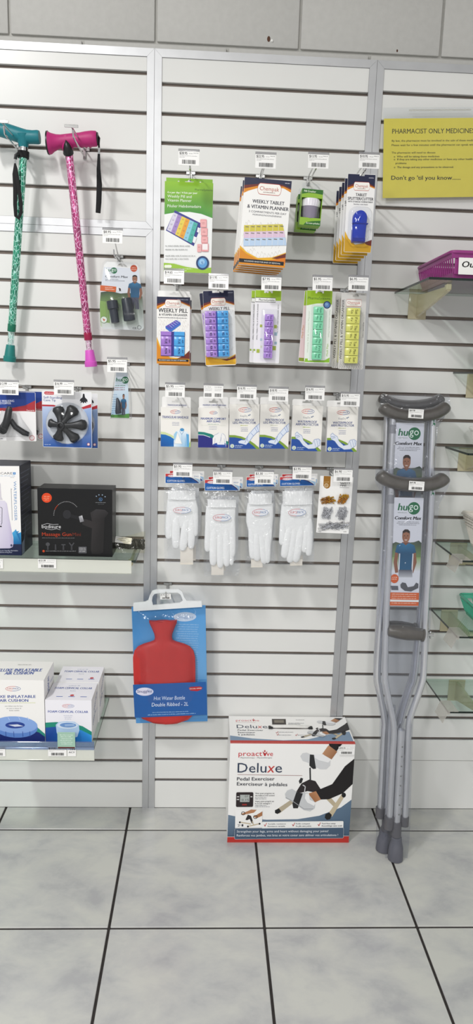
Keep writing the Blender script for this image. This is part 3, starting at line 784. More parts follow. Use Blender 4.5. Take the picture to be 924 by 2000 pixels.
c = copy_tree(r, 'second purple and blue pill organiser card, askew behind the first'); c.location = r.location + Vector((.004, .03, .001)); c.rotation_euler.y += math.radians(-4.2); r['group'] = c['group'] = 'fourteen-box pill organiser cards'

CC = (480, 530, 3.5538)
r, w, h, a = hung('pill_strip_card', 'white and lime card holding a narrow purple seven-day pill strip', 'pill organiser', CC, [(72, 130), (245, 130), (236, 640), (45, 633)], 0.165)
MB().plate(rrect(-w / 2, w / 2, 0, h, .003), 0, .001, [euro_slot(0, h - .007, .014, .005)]).build('card', M_WHITEGLOSS, r)
a.pct(); a.poly([(1, 10), (99, 10), (99, 99), (1, 99)], 'eceaee'); a.poly([(1, .5), (34, .5), (34, 4), (66, 4), (66, .5), (99, .5), (99, 14), (1, 14)], '9cbf2c')
a.rect(2, 10.5, 78, 16.2, 'f4f4f2'); o_ = [(2, 10.5), (78, 10.5), (78, 16.2), (2, 16.2)]; a.line(o_ + o_[:1], .8, '4a4a48'); a.text('PharmaSystems', 15, 14.8, 74, 3, '3c3f3a', .01)
a.text('SMALL WEEKLY PILL & VITAMIN PLANNER', 14, 68, 14, 4.5, '4c4c52', 0.01, y1=19); a.text('PILULIER HEBDOMADAIRE PETIT', 92, 58, 92, 4.5, '5c5c62', 0, y1=19)
for x, y, s, cc in ((22, 47, 9, 'a9b94a'), (76, 47, 11, 'a9b94a'), (78, 57, 11, '9db9c6'), (80, 70, 9, '9db9c6'), (24, 66, 8, 'b9ccd6'), (72, 76, 14, 'a9b94a'), (12, 81, 12, 'a9b94a'), (1, 81, 6, '8fae2c'), (26, 76, 7, 'd9e0c0')):
    a.rect(x, y, x + s, y + s * .42, cc)
a.build('card_print', r)
tray(r, w * (-.5 + .38), w * (-.5 + .72), h * .065, h * .67, -.014, -.001, 7, [M_LILACP], days=['Sun', 'Mon', 'Tue', 'Wed', 'Thu', 'Fri', 'Sat'], text_col='4a2c78')
MB().dome(rrect(w * -.24, w * .36, h * .05, h * .74, .003), -.0005, -.0165, .003, 3).build('blister', M_CLEAR, r, 50)
c = copy_tree(r, 'second purple pill strip card, its edge showing behind the first'); c.location = r.location + Vector((-.009, .026, .001)); r['group'] = c['group'] = 'purple pill strip cards'

r, w, h, a = hung('pill_strip_card', 'lime-topped card holding a mint green seven-day pill strip', 'pill organiser', CC, [(424, 133), (605, 130), (582, 640), (405, 632)], 0.165)
MB().plate(rrect(-w / 2, w / 2, 0, h, .003), 0, .001, [euro_slot(0, h - .007, .014, .005)]).build('card', M_WHITEGLOSS, r)
a.pct(); a.poly([(1, 8), (99, 8), (99, 99), (1, 99)], 'e9ece6'); a.poly([(1, .5), (34, .5), (34, 4), (66, 4), (66, .5), (99, .5), (99, 19), (70, 17.5), (40, 18), (1, 21)], '97bb2a')
a.text('PharmaSystems', 6, 12.5, 92, 3.6, '4a6a1e', .01)
a.ell(80, 19.5, 14.5, 5.2, '2c3f68'); a.ell(80, 19.5, 10.5, 3.8, '5c86c4'); a.ell(78, 18.6, 6, 2.2, '8fb2e2')
a.text('Weekly Pill & Vitamin Planner', 14, 86, 14, 4.5, 'b9c2b0', 0, y1=28); a.text('Pilulier Hebdomadaire Moyen', 90, 26, 90, 4.5, 'b4bfae', 0, y1=64); a.text('Medi Plan', 92, 90, 92, 7, '9cc24a', 0, y1=73)
a.poly([(1, 99), (99, 99), (99, 92), (80, 96), (1, 97)], '8fbf3a'); a.rect(3, 94, 14, 98, '8fbf3a')
a.build('card_print', r)
tray(r, w * (-.5 + .27), w * (-.5 + .66), h * .045, h * .775, -.014, -.001, 7, [M_MINT], days=['Sun', 'Mon', 'Tue', 'Wed', 'Thu', 'Fri', 'Sat'], text_col='1e6e50')
MB().dome(rrect(w * -.3, w * .3, h * .03, h * .8, .003), -.0005, -.0165, .003, 3).build('blister', M_CLEAR, r, 50)
loc0, rot0 = r.location.copy(), r.rotation_euler.copy()
r = thing('pill_strip_card', 'pink-tinted pill strip card slanting behind the mint green one', 'pill organiser', loc0 + Vector((-.013, .028, .0005)), (0, rot0.y + math.radians(3.4), 0))
MB().plate(rrect(-w / 2, w / 2, 0, h, .003), 0, .001, [euro_slot(0, h - .007, .014, .005)]).build('card', M_WHITEGLOSS, r)
a = Art([(0, 0), (100, 0), (100, 100), (0, 100)], w, h)
a.poly([(1, 6), (99, 6), (99, 99), (1, 99)], 'e2cfd0'); a.poly([(1, .5), (99, .5), (99, 18), (1, 21)], '97bb2a'); a.text('Medi Plan', 10, 66, 10, 7, 'c9893a', 0, y1=48); a.rect(1, 94, 99, 99, '8a9a3a')
a.build('card_print', r)
tray(r, w * (-.5 + .27), w * (-.5 + .66), h * .045, h * .775, -.012, -.001, 7, [mat('rose_plastic', 'd58a92', .3)], days=['Sun', 'Mon', 'Tue', 'Wed', 'Thu', 'Fri', 'Sat'], text_col='7a2c3a')

r, w, h, a = hung('pill_strip_card', 'grey clear-backed card holding a yellow seven-day pill strip', 'pill organiser', CC, [(665, 148), (840, 150), (812, 683), (640, 675)], 0.175)
M_GREYCARD = mat('pale_grey_card', 'cfcdca', .35, vary=.02)
MB().plate(rrect(-w / 2, w / 2, 0, h, .004), 0, .001, [euro_slot(.005, h - .008, .016, .006)]).build('card', M_GREYCARD, r)
a.pct(); hatch(a, 4, 88, 98, 98, '9f9c9a', 10); hatch(a, 70, 24, 98, 88, 'b0adab', 4)
a.text('WEEKLY PILL & VITAMIN ORGANISER', 13, 87, 13, 9.5, '26262a', .015, y1=9); a.text('MON-SUN / 7 DAY', 92, 38, 92, 4, '33343a', .02, y1=58); a.words(78, 1.5, 92, 1, '8a8a8a', 1)
chem_logo(a, 51, 13, 31, 4.4, 'eae6e2')
a.build('card_print', r)
tray(r, w * (-.5 + .21), w * (-.5 + .74), h * .075, h * .80, -.017, -.001, 7, [M_YEL], days=['Sat', 'Fri', 'Thu', 'Wed', 'Tue', 'Mon', 'Sun'], text_col='6a6420')
MB().dome(rrect(w * -.34, w * .3, h * .06, h * .82, .003), -.0005, -.0195, .003, 3).build('blister', M_CLEAR, r, 50)
c = copy_tree(r, 'second yellow pill strip card, offset to the left behind the first'); c.location = r.location + Vector((-.013, .03, .002)); c.rotation_euler.y += math.radians(.8); r['group'] = c['group'] = 'yellow pill strip cards'

# --- row 3: carded supports and protectors ---------------------------------
BLUE, DBLUE, TEAL, OLIVE = '1f5fae', '26367f', '1e7f74', '8fae4a'
def surgi(a, cx, cy, rx, ry, red='c23a34', blue='3a5a9e', bg=None, ring=1.6):
    if bg: a.ell(cx, cy, rx, ry, bg)
    a.ring(cx, cy, rx, ry, ring, red, blue, 28)
    a.text('SURGI', cx - rx * .78, cy + ry * .26, cx - rx * .02, ry * .62, red, .01); a.text('PACK', cx + rx * .02, cy + ry * .26, cx + rx * .76, ry * .62, blue, .01)

def support_box(name, label, crop, q, tab_frac, d=.135):
    r, w, h, a = hung(name, label, 'box', crop, q, d, 'boxed slings and protectors')
    carton(r, w, h, .028, h * tab_frac)
    a.full('efece6').pct()
    return r, w, h, a
C3 = (300, 740, 4.2); C4 = (500, 740, 4.2)

r, w, h, a = support_box('bandage_box', 'white triangular bandage box with a drawn torso in a sling', C3, [(60, 233), (307, 236), (303, 561), (58, 553)], .26)
surgi(a, 48, 11, 17, 5, ring=1.1); a.text('TRIANGULAR BANDAGE', 4, 27.5, 92, 6, '3f4f8e', .02)
a.rect(4, 29.5, 70, 30, 'c7d3b0')
for y in (37, 40.5, 44): a.words(38, y, 62, 1.4, '6b77a8', y)
a.poly([(0, 62), (14, 63), (34, 69), (48, 75), (48, 80), (0, 70)], 'cfdca6'); a.poly([(0, 68.5), (16, 69.5), (32, 74), (44, 80), (60, 90), (100, 95), (100, 100), (0, 100)], ['1c6cb8'] * 5 + ['4aa0d6', '4aa0d6', '17509a']); a.poly([(93, 95), (100, 84), (100, 100), (95, 100)], 'a9cc6a')
a.poly([(44, 68), (52, 60), (62, 58), (66, 53), (76, 53), (78, 59), (88, 61), (94, 68), (96, 98), (86, 100), (44, 100)], ['e6f0f7'] * 7 + ['aed4ec', '6db2de', '8cc4e6', 'dfeef8'])
a.poly([(44, 68), (52, 60), (55, 62), (48, 82), (44, 84)], '9ccbe8'); a.poly([(86, 66), (94, 68), (96, 98), (88, 98)], '5fa6d8'); a.poly([(56, 62), (72, 92), (46, 92)], 'f4f4f0')
a.ell(71, 56, 7, 4, '4d93c4'); a.line([(62, 58), (70, 68), (78, 59)], .8, '3c7fb4'); a.line([(70, 68), (72, 96)], .7, '6aa6d0'); a.line([(56, 62), (72, 92), (46, 92), (56, 62)], .6, '9cb8d0'); a.line([(86, 66), (84, 98)], .6, '4d8cc0')
a.build('box_print', r)
b = Art([(0, 0), (100, 0), (100, 100), (0, 100)], w, h * .26); b.text('TRIANGULAR BANDAGE', 20, 88, 84, 13, '4a5590', .02); b.build('tab_print', r, .0266, Matrix.Translation((0, 0, h)))

r, w, h, a = support_box('arm_sling_box', 'white maximum comfort arm sling box with teal and navy foot', C3, [(367, 236), (617, 241), (613, 570), (364, 558)], .27)
surgi(a, 50, 12, 13, 4, ring=1.0); a.text('MAXIMUM COMFORT', 9, 29.5, 91, 5.2, '2f4a96', .03); a.text('ARM SLING', 28, 36, 72, 5.2, '2f4a96', .03)
a.words(32, 39.5, 68, 2.4, 'a9bfae', 2); a.rect(10, 43.5, 90, 44, 'd3d8c8')
for y in (46, 49.5, 53): a.words(36, y, 62, 1.3, 'a3a8c0', y)
a.poly([(0, 60), (20, 61), (45, 66), (60, 74), (100, 84), (100, 100), (0, 100)], '1e7f74'); a.poly([(0, 67), (18, 67.5), (40, 73), (56, 82), (100, 92), (100, 100), (0, 100)], '2a2c7e'); a.poly([(0, 67), (18, 67.5), (40, 73), (40, 74.5), (18, 69), (0, 68.5)], 'dfe6e8')
a.poly([(48, 76), (54, 68), (63, 65), (68, 62), (80, 63), (88, 68), (92, 78), (93, 99), (48, 93)], 'f0efee'); a.poly([(47, 92), (60, 88), (90, 88), (93, 99), (70, 99)], '2f4ea6'); a.poly([(62, 88), (66, 86), (88, 87), (88, 92), (64, 92)], 'e9eaf0')
for pts in ([(48, 76), (54, 68), (63, 65), (68, 62)], [(80, 63), (88, 68), (92, 78), (93, 96)], [(78, 64), (72, 88)], [(56, 76), (55, 92)], [(86, 76), (88, 92)], [(76, 72), (76, 84)]): a.line(pts, .7, '7386b4')
a.build('box_print', r)
b = Art([(0, 0), (100, 0), (100, 100), (0, 100)], w, h * .27); b.text('MAXIMUM COMFORT ARM SLING', 15, 84, 92, 12, '3a4c94', .02); b.build('tab_print', r, .0266, Matrix.Translation((0, 0, h)))

def protector(label, crop, q, what, sub, leg, subcol):
    r, w, h, a = support_box('limb_protector_box', label, crop, q, .15 if leg else .13)
    surgi(a, 51, 12.5, 21, 5.4, ring=1.1)
    a.text('KeepDry', 36, 28, 60, 4.4, '8a9098', -0.005, .1); a.ell(64, 24.5, 2.5, 1.5, '7c8aa0'); a.ell(68, 23, 2, 1.3, '7c8aa0')
    a.text('WATERPROOF', 18, 37.5, 82, 5, '3c4d86', .02); a.text(what, 12, 43.6, 88, 5, '3c4d86', .02); a.words(36, 46, 62, 2.2, subcol, 1)
    for y in (52, 55.5, 59): a.words(38, y, 62, 1.4, '6a76a4', y)
    a.poly([(0, 69), (18, 69), (40, 72), (62, 78), (84, 88), (100, 97), (100, 100), (0, 100)], '7fa03a'); a.poly([(0, 74), (18, 74), (40, 76.5), (60, 83), (80, 93), (90, 100), (0, 100)], '27509e')
    if leg:
        a.poly([(100, 42), (84, 52), (66, 66), (52, 80), (40, 80), (30, 83), (32, 87), (46, 89), (56, 91), (66, 84), (78, 72), (92, 62), (100, 60)], 'dce4f2')
        for pts in ([(100, 42), (84, 52), (66, 66), (52, 80), (40, 80), (30, 83), (32, 87), (46, 89), (56, 91), (66, 84), (78, 72), (92, 62), (100, 60)], [(72, 64), (80, 70)], [(84, 52), (93, 62)], [(58, 76), (64, 84)], [(90, 47), (97, 60)], [(62, 72), (52, 86)]): a.line(pts, 1.0, '6c8cc4')
    else:
        a.poly([(12, 62), (18, 58), (24, 62), (34, 66), (40, 76), (56, 86), (70, 84), (76, 74), (90, 72), (98, 76), (96, 86), (78, 94), (58, 95), (40, 88), (26, 76), (14, 72)], 'dde3ee')
        for pts in ([(12, 62), (18, 58), (24, 62), (34, 66), (40, 76), (56, 86), (70, 84), (76, 74), (90, 72), (98, 76), (96, 86), (78, 94), (58, 95), (40, 88), (26, 76), (14, 72), (12, 62)], [(76, 76), (82, 90)], [(84, 74), (90, 88)], [(92, 74), (95, 84)], [(14, 66), (26, 66)], [(16, 70), (28, 68)]): a.line(pts, 1.0, '7f93c0')
    a.ell(10, 93.5, 6.5, 4.4, 'e9efe6'); a.ring(10, 93.5, 4.4, 3, .8, '5a8f4a'); a.text('2', 8, 95.6, 12, 4, '3a7a3a')
    a.words(19, 91.5, 46, 1.9, 'c9d8ea', 1); a.words(19, 95, 42, 1.9, 'c9d8ea', 2)
    a.build('box_print', r)
    return r
protector('half leg waterproof protector box, between the arm sling and the other leg box', C3, [(622, 208), (873, 209), (865, 579), (621, 570)], 'LEG PROTECTOR', '', True, 'b5bd5c')
protector('second leg waterproof protector box with a darker round emblem', C4, [(34, 207), (280, 210), (263, 577), (29, 568)], 'LEG PROTECTOR', '', True, 'c3c9b0')
protector('left of the two waterproof arm protector boxes', C4, [(302, 218), (553, 222), (531, 596), (287, 588)], 'ARM PROTECTOR', '', False, 'a9bd5c')
protector('waterproof arm protector box at the right end of its row', C4, [(590, 230), (842, 229), (825, 600), (579, 597)], 'ARM PROTECTOR', '', False, 'b9bd8c')

# --- row 4: cotton gloves ---------------------------------------------------
M_COTTON = mat('white_cotton', 'f2f2f0', .9, vary=.02, scale=220, bump=.25, sheen=.3)
M_INSERT = mat('cream_paper', 'ebe4d8', .7, vary=.02)
C5 = (300, 890, 4.62); C6 = (470, 890, 3.696)
def glove_pack(label, crop, head, cuff, palm, fingers, insert, oval_c, bag, size, behind, d=.15):
    """head, cuff, insert, bag: x0, y0, x1, y1; palm: outline; fingers: list of (x0, y0, x1, y1, radius) all in the crop's frame"""
    q = [(bag[0], head[1]), (bag[2], head[1]), (bag[2], bag[3]), (bag[0], bag[3])]
    r, w, h, a = hung('cotton_gloves', label, 'gloves', crop, q, d, 'bagged white cotton gloves')
    m = a.m; k = a.mx
    g = MB()
    px = [m(*p) for p in palm]
    # palm: padded sheet
    cx = sum(p[0] for p in px) / len(px); cz = sum(p[1] for p in px) / len(px)
    gp = MB()
    rings = []
    for s, y in ((1.0, .006), (.985, .002), (.93, -.001), (.75, -.0028), (.4, -.0036)):
        rings.append([(cx + (x - cx) * s, y, cz + (z - cz) * s) for x, z in px])
    n = len(px); vs = [v for rg in rings for v in rg]
    fs = [(i * n + j, i * n + (j + 1) % n, (i + 1) * n + (j + 1) % n, (i + 1) * n + j) for i in range(4) for j in range(n)] + [tuple(range(4 * n, 5 * n)), tuple(range(n))[::-1]]
    gp.add(vs, fs)
    for i, (x0, y0, x1, y1, rad) in enumerate(fingers):
        p0 = Vector(m(x0 + (x0 - x1) * .3, y0 - (y1 - y0) * .32)); p1 = Vector(m(x1, y1)); rr = rad * k * 1.1
        pts = []; rs = []
        for t, q_ in ((0, .45), (.14, .8), (.35, .98), (.7, 1.0), (.88, .93), (.95, .76), (.985, .48), (1, .16)):
            pp = p0.lerp(p1, t); pts.append((pp.x + .0006 * math.sin(i * 2 + t * 5), .0005 - .0012 * (i % 2), pp.y)); rs.append(rr * q_)
        gp.tube(pts, rs, 14, .5, up=(0, 1, 0))
    gl = gp.build('glove', M_COTTON, r, 60)
    c0 = m(cuff[0], cuff[1]); c1 = m(cuff[2], cuff[3])
    cb = MB()
    nr = 34; cw = (c1[0] - c0[0]) / nr
    out = []
    for i in range(nr + 1):
        out.append((c0[0] + cw * i, -.0062 + (.0007 if i % 2 else 0) + .0035 * abs(2 * i / nr - 1) ** 3))
    vs = [(x, y, z) for z in (c1[1], (c0[1] + c1[1]) / 2, c0[1]) for x, y in out]
    nn = nr + 1
    cb.add(vs, [(j * nn + i, j * nn + i + 1, (j + 1) * nn + i + 1, (j + 1) * nn + i) for j in range(2) for i in range(nr)])
    cb.box(c0[0], c1[0], -.002, .004, c1[1], c0[1])
    cb.build('cuff', M_COTTON, r)
    # stitched hem line at the cuff
    MB().tube([(c0[0], -.006, c1[1]), (cx, -.0075, c1[1] - .0008), (c1[0], -.006, c1[1])], .0009, 6).build('hem', M_COTTON, r)
    i0 = m(insert[0], insert[1] - 40); i1 = m(insert[2], insert[3])
    MB().rbox(i0[0], i1[0], .003, .0036, i1[1], i0[1], .0002).build('paper_insert', M_INSERT, r)
    # header card
    h0 = m(head[0], head[1]); h1 = m(head[2], head[3])
    hw, hh = h1[0] - h0[0], h0[1] - h1[1]
    hc = MB().plate(rrect(-hw / 2, hw / 2, 0, hh, .0015), -.0004, .0004, [euro_slot(0, hh - .006, .016, .004)]).build('header_card', M_WHITEGLOSS, r)
    hc.location = ((h0[0] + h1[0]) / 2, -.004, h1[1])
    b = Art([(0, 0), (100, 0), (100, 100), (0, 100)], hw, hh)
    b.poly([(1, 4), (35, 4), (35, 18), (65, 18), (65, 22), (40, 20), (10, 26), (1, 34)], 'c03a3c'); b.poly([(1, 34), (12, 24), (36, 20), (58, 30), (76, 52), (88, 78), (93, 97), (1, 97)], '1d5ca6'); b.poly([(44, 22), (60, 26), (78, 46), (91, 74), (97, 97), (93, 97), (86, 76), (74, 52), (58, 32)], '33437c')
    b.poly([(97, 97), (99, 97), (99, 60), (80, 40), (92, 70)], 'a8c8e4')
    b.ell(22, 25, 17, 14, 'e9e6ea'); b.ring(22, 25, 17, 14, 2.4, 'c03a3c', '33579c'); b.text('SURGIPACK', 8, 30, 36, 11, 'b84a50', .01)
    b.text('COTTON GLOVES', 6, 84, 56, 18, 'e6eef8', .02); b.text(size, 82, 32, 96, 9, '5f86b8')
    b.build('header_print', hc, -.0006)
    # oval brand sticker
    oc = m(oval_c[0], oval_c[1]); ow, oh = oval_c[2] * 2 * k, oval_c[3] * 2 * a.my
    b = Art([(0, 0), (100, 0), (100, 40), (0, 40)], ow, oh); b.ell(50, 20, 50, 20, 'f3f3f5', n=30); surgi(b, 50, 20, 48, 18.5, 'd0524e', '4a78b0', None, 2.2); b.build('oval_logo', r, -.0092, Matrix.Translation((oc[0], 0, oc[1] - oh / 2)))
    # bag
    b0 = m(bag[0], bag[1]); b1 = m(bag[2], bag[3]); fm = MB(); nx, nz = 15, 28
    R = random.Random(int(bag[0]))
    vs = []
    for j in range(nz + 1):
        for i in range(nx + 1):
            u, v = i / nx, j / nz
            bul = (1 - (2 * u - 1) ** 4) * (1 - (2 * v - 1) ** 6)
            vs.append((b0[0] + (b1[0] - b0[0]) * u + R.uniform(-.0012, .0012), -.0015 - .0105 * bul + R.uniform(-.0013, .0013) * (bul > .05), b0[1] + (b1[1] - b0[1]) * v + (R.uniform(-.001, .001) if 0 < j else 0)))
    fm.add(vs, [(j * (nx + 1) + i, j * (nx + 1) + i + 1, (j + 1) * (nx + 1) + i + 1, (j + 1) * (nx + 1) + i) for j in range(nz) for i in range(nx)])
    fm.build('clear_bag', M_CRINKLE, r, 80)
    c_ = copy_tree(r, 'second glove bag tucked behind ' + behind, 'bagged white cotton gloves'); c_.location = r.location + Vector((.007, .04, .002)); c_.rotation_euler.y += math.radians(.8)
    return r
glove_pack('bagged cotton gloves at the left end of the glove row', C5, (107, 158, 420, 246), (130, 312, 376, 388),
           [(128, 384), (380, 384), (402, 470), (404, 560), (385, 640), (300, 660), (200, 650), (125, 620), (112, 540), (116, 450)],
           [(135, 560, 138, 752, 30), (205, 600, 200, 838, 34), (290, 620, 258, 858, 34), (345, 610, 340, 838, 30), (376, 560, 372, 722, 28)],
           (240, 860, 358, 985), (258, 482, 84, 30), (95, 240, 412, 965), 'SMALL', 'the leftmost cotton gloves')
glove_pack('bagged cotton gloves hanging lowest, second from the left', C5, (462, 212, 776, 312), (488, 392, 742, 456),
           [(478, 452), (742, 452), (740, 560), (742, 650), (725, 730), (640, 760), (560, 760), (490, 730), (464, 640), (466, 540)],
           [(490, 640, 487, 862, 27), (545, 720, 535, 990, 32), (600, 730, 600, 1014, 31), (655, 720, 662, 998, 30), (700, 700, 704, 988, 22), (715, 640, 710, 915, 26)],
           (520, 1015, 632, 1080), (615, 548, 84, 34), (452, 305, 768, 1085), 'MEDIUM', 'the lowest-hanging cotton gloves')
glove_pack('bagged cotton gloves with slim folded fingers, third from the left', C6, (42, 150, 252, 222), (58, 272, 224, 344),
           [(52, 340), (236, 340), (238, 430), (228, 560), (214, 630), (150, 650), (80, 640), (60, 560), (40, 470), (42, 400)],
           [(78, 560, 90, 745, 24), (115, 600, 118, 760, 25), (150, 600, 172, 782, 25), (195, 590, 196, 776, 20), (210, 560, 196, 700, 18)],
           (75, 780, 160, 808), (140, 402, 60, 27), (30, 218, 245, 798), 'LARGE', 'the slim-fingered third gloves')
glove_pack('bagged cotton gloves at the right end of the glove row', C6, (282, 148, 540, 216), (304, 252, 514, 346),
           [(298, 340), (516, 340), (518, 430), (520, 540), (512, 590), (430, 600), (340, 600), (290, 560), (282, 500), (290, 420)],
           [(305, 500, 302, 642, 24), (345, 560, 312, 735, 28), (385, 560, 352, 772, 28), (430, 560, 398, 770, 27), (478, 540, 462, 700, 26), (500, 520, 490, 725, 24)],
           (357, 790, 447, 795), (405, 402, 66, 28), (270, 214, 528, 785), 'X LARGE', 'the rightmost cotton gloves')

# --- safety pins ------------------------------------------------------------
r, w, h, a = hung('safety_pin_card', 'white card of gold and silver safety pins in five clear pockets', 'safety pins', C6, [(575, 140), (815, 160), (778, 565), (547, 553)], .16)
MB().plate(rrect(-w / 2, w / 2, 0, h, .0015), 0, .001, [euro_slot(.004, h - .009, .02, .004)]).build('card', M_WHITEGLOSS, r)
B1 = Art(P(C6, (575, 140), (815, 160), (778, 565), (547, 553)), w, h, C6)
a, B0 = B1, a
a.poly([(600, 143), (652, 146), (648, 220), (638, 234), (622, 238), (606, 230), (597, 215)], '9a6a24'); a.ring(619, 214, 15, 15, 2.5, 'ecdcb8'); a.text('G', 611, 222, 627, 16, 'ecdcb8'); a.words(604, 186, 640, 5, 'd8c08c', 1); a.build('brand_tag', r); a = B0
a.text('SAFETY', 722, 208, 793, 12, '2a2a2c', .03); a.text('PINS', 720, 225, 764, 12, '2a2a2c', .03); a.line([(716, 233), (784, 237)], 2, '333333'); a.words(673, 183, 714, 4, '8a8a8a', 1)
a.words(557, 541, 578, 5, '555555', 1); a.words(742, 548, 766, 5, '555555', 1)
a.build('card_print', r)
M_GOLD = mat('brassy_gold', 'c8962e', .25, metal=1.0, vary=.1); M_SILV = mat('bright_steel', 'cfcfd2', .2, metal=1.0, vary=.1)
def pins(x0, y0, x1, y1, n, L, ang, mm, seed, name):
    R = random.Random(seed); b = MB(); k = a.mx
    for i in range(n):
        t = (i + .5) / n; cx_, cy_ = (x0 + (x1 - x0) * (.15 + .7 * (t if ang > 45 else R.random())), y0 + (y1 - y0) * (.15 + .7 * (R.random() * .5 + .25 if ang > 45 else t)))
        an = math.radians(ang + R.uniform(-28, 28)); c_ = Vector(a.m(cx_, cy_)); u = Vector((math.cos(an), math.sin(an))); v = Vector((-u.y, u.x)); y = -.0015 - R.random() * .003; l = L * k / 2; g_ = .0016
        loop = [c_ - u * l - v * g_, c_ + u * l * .85 - v * g_, c_ + u * l - v * 0, c_ + u * l * .85 + v * g_, c_ - u * l + v * g_]
        b.tube([(p_.x, y, p_.y) for p_ in loop], .0006, 4); hd = c_ + u * l
        b.lathe([(.0004, -.001), (.0021, -.0008), (.0021, .0008), (.0004, .001)], (hd.x, y, hd.y), (0, 1, 0), 8)
    o = b.build(name, mm, r); o['kind'] = 'stuff'; return o
pins(588, 298, 672, 348, 22, 62, 5, M_GOLD, 1, 'gold_safety_pins'); pins(697, 288, 778, 348, 22, 54, 60, M_GOLD, 2, 'gold_safety_pins')
pins(584, 376, 662, 458, 26, 62, 70, M_SILV, 3, 'silver_safety_pins'); pins(690, 376, 772, 464, 20, 70, 88, M_SILV, 4, 'silver_safety_pins'); pins(585, 486, 764, 530, 20, 110, 2, M_SILV, 5, 'silver_safety_pins')
for x0, y0, x1, y1 in ((585, 292, 676, 352), (692, 284, 782, 352), (580, 372, 666, 464), (686, 372, 778, 470), (576, 482, 770, 534)):
    p0 = a.m(x0, y0); p1 = a.m(x1, y1); MB().dome(rrect(p0[0], p1[0], p1[1], p0[1], .003), -.0004, -.0075, .003, 3).build('blister', M_CLEAR, r, 50)

# ------------------------------------------------------------------ hot water bottle
C7 = (240, 1120, 4.863)
r, w, h, a = hung('hot_water_bottle', 'red rubber hot water bottle in a blue printed bag with white hanger', 'hot water bottle', C7, [(88, 345), (772, 318), (815, 1380), (107, 1440)], .085)
m = a.m; k = a.mx
# card behind the bottle
MB().rbox(-w / 2, w / 2, .022, .023, -.013, h, .0004).build('backing_card', mat('blue_card', '4f93cf', .4, vary=.03), r)
a.full('5b9fd6'); a.poly([(92, 345), (772, 320), (800, 1000), (98, 1045)], ['3f8ac6', '5aa2da', '78b4e2', '5a9cd0'])
a.ell(585, 425, 105, 42, 'c9d6e6', -.05); a.text('Snugglez', 520, 440, 665, 24, '8196b8', 0, .1, y1=436)
for i in range(16): a.words(505 + (i % 3) * 12, 490 + i * 21, 718 - (i % 4) * 4, 8, 'a9cdea', i)
for i in range(13): a.words(640, 830 + i * 18, 720, 7, 'a9cdea', i)
a.build('card_print', r, .0215)
M_RED = mat('red_rubber', 'c02f2c', .45, vary=.05, scale=30)
half = [(0, 455), (130, 448), (128, 470), (105, 520), (85, 570), (80, 600), (85, 630), (120, 645), (190, 665), (245, 690), (280, 730), (295, 790), (297, 880), (297, 1000), (295, 1180), (292, 1300), (275, 1350), (225, 1400), (150, 1428), (0, 1432)]
cxp = lambda y: 385 + (y - 450) * .018
right_ = [(cxp(y) + x, y - x * .035) for x, y in half]; left_ = [(cxp(y) - x, y + x * .035) for x, y in half]
outl = [m(*p) for p in right_ + left_[::-1][1:-1]]
nb = len(outl)
# inflated body with a raised rim
body = MB(); zs_ = [p[1] for p in outl]; czb = m(400, 1020)
rings = []
mid_ = [m(cxp(y), y) for x, y in half]; mids = mid_ + mid_[::-1][1:-1]
for s, y in ((1.0, .012), (1.0, .007), (.97, .0055), (.945, .0062), (.9, .003), (.78, -.002), (.5, -.0055), (.0, -.0065)):
    rings.append([(q[0] + (p[0] - q[0]) * s, .001 + y, q[1] + (p[1] - q[1]) * s if abs(p[0] - q[0]) > .002 else p[1]) for p, q in zip(outl, mids)])
vs = [v for g_ in rings for v in g_]
body.add(vs, [(i * nb + j, i * nb + (j + 1) % nb, (i + 1) * nb + (j + 1) % nb, (i + 1) * nb + j) for i in range(len(rings) - 1) for j in range(nb)] + [tuple(range(nb))[::-1]])
bo = body.build('bottle', M_RED, r, 60)
ribs = MB()
for i in range(15):
    x = 385 - 240 + i * 34; p0 = m(x + 8, 760 + abs(i - 7) * 3); p1 = m(x + 16, 1330); dy = -.0055 + .0085 * (abs(i - 7) / 7) ** 2.5
    ribs.tube([(p0[0], dy + .0022, p0[1]), (p1[0], dy + .0022, p1[1])], .0022, 6, .6)
ribs.build('rib', M_RED, r, 60)['kind'] = 'stuff'
nk = m(385, 452); MB().lathe([(.02, -.004), (.024, 0), (.0245, .004), (.019, .006), (.012, .0062)], (nk[0], .004, nk[1] - .003), (0, 0, 1), 20, 1.0, .32).build('neck_collar', M_RED, r, 40)
# printed sleeve band across the lower bag
bd = [m(100, 1045), m(798, 988), m(808, 1312), m(107, 1372)]
Wb = ((bd[1][0] - bd[0][0]) + (bd[2][0] - bd[3][0])) / 2; Hb = ((bd[0][1] - bd[3][1]) + (bd[1][1] - bd[2][1])) / 2
ang = math.atan2(bd[1][1] - bd[0][1], bd[1][0] - bd[0][0])
bs = MB().rbox(-Wb / 2, Wb / 2, -.0002, .0003, 0, Hb, .0001).build('label_band', mat('royal_blue_print', '14579f', .35, vary=.03), r)
bs.location = ((bd[2][0] + bd[3][0]) / 2, -.0075, (bd[2][1] + bd[3][1]) / 2); bs.rotation_euler = (0, -ang, 0)
b = Art(P(C7, (100, 1045), (798, 988), (808, 1312), (107, 1372)), Wb, Hb, C7)
B1 = Art(P(C7, (100, 1045), (798, 988), (808, 1312), (107, 1372)), Wb, Hb, C7); B2 = Art(P(C7, (100, 1045), (798, 988), (808, 1312), (107, 1372)), Wb, Hb, C7)
B1.ell(211, 1108, 85, 40, 'd9d8ea', -.06); B1.text('Snugglez', 138, 1122, 282, 27, '3a3f78', .01, .1, y1=1112)
b.text('Hot Water Bottle', 297, 1188, 596, 36, 'dfe9f4', 0, .12, y1=1168); b.text('Double Ribbed - 2L', 275, 1252, 628, 36, 'dfe9f4', 0, .12, y1=1228)
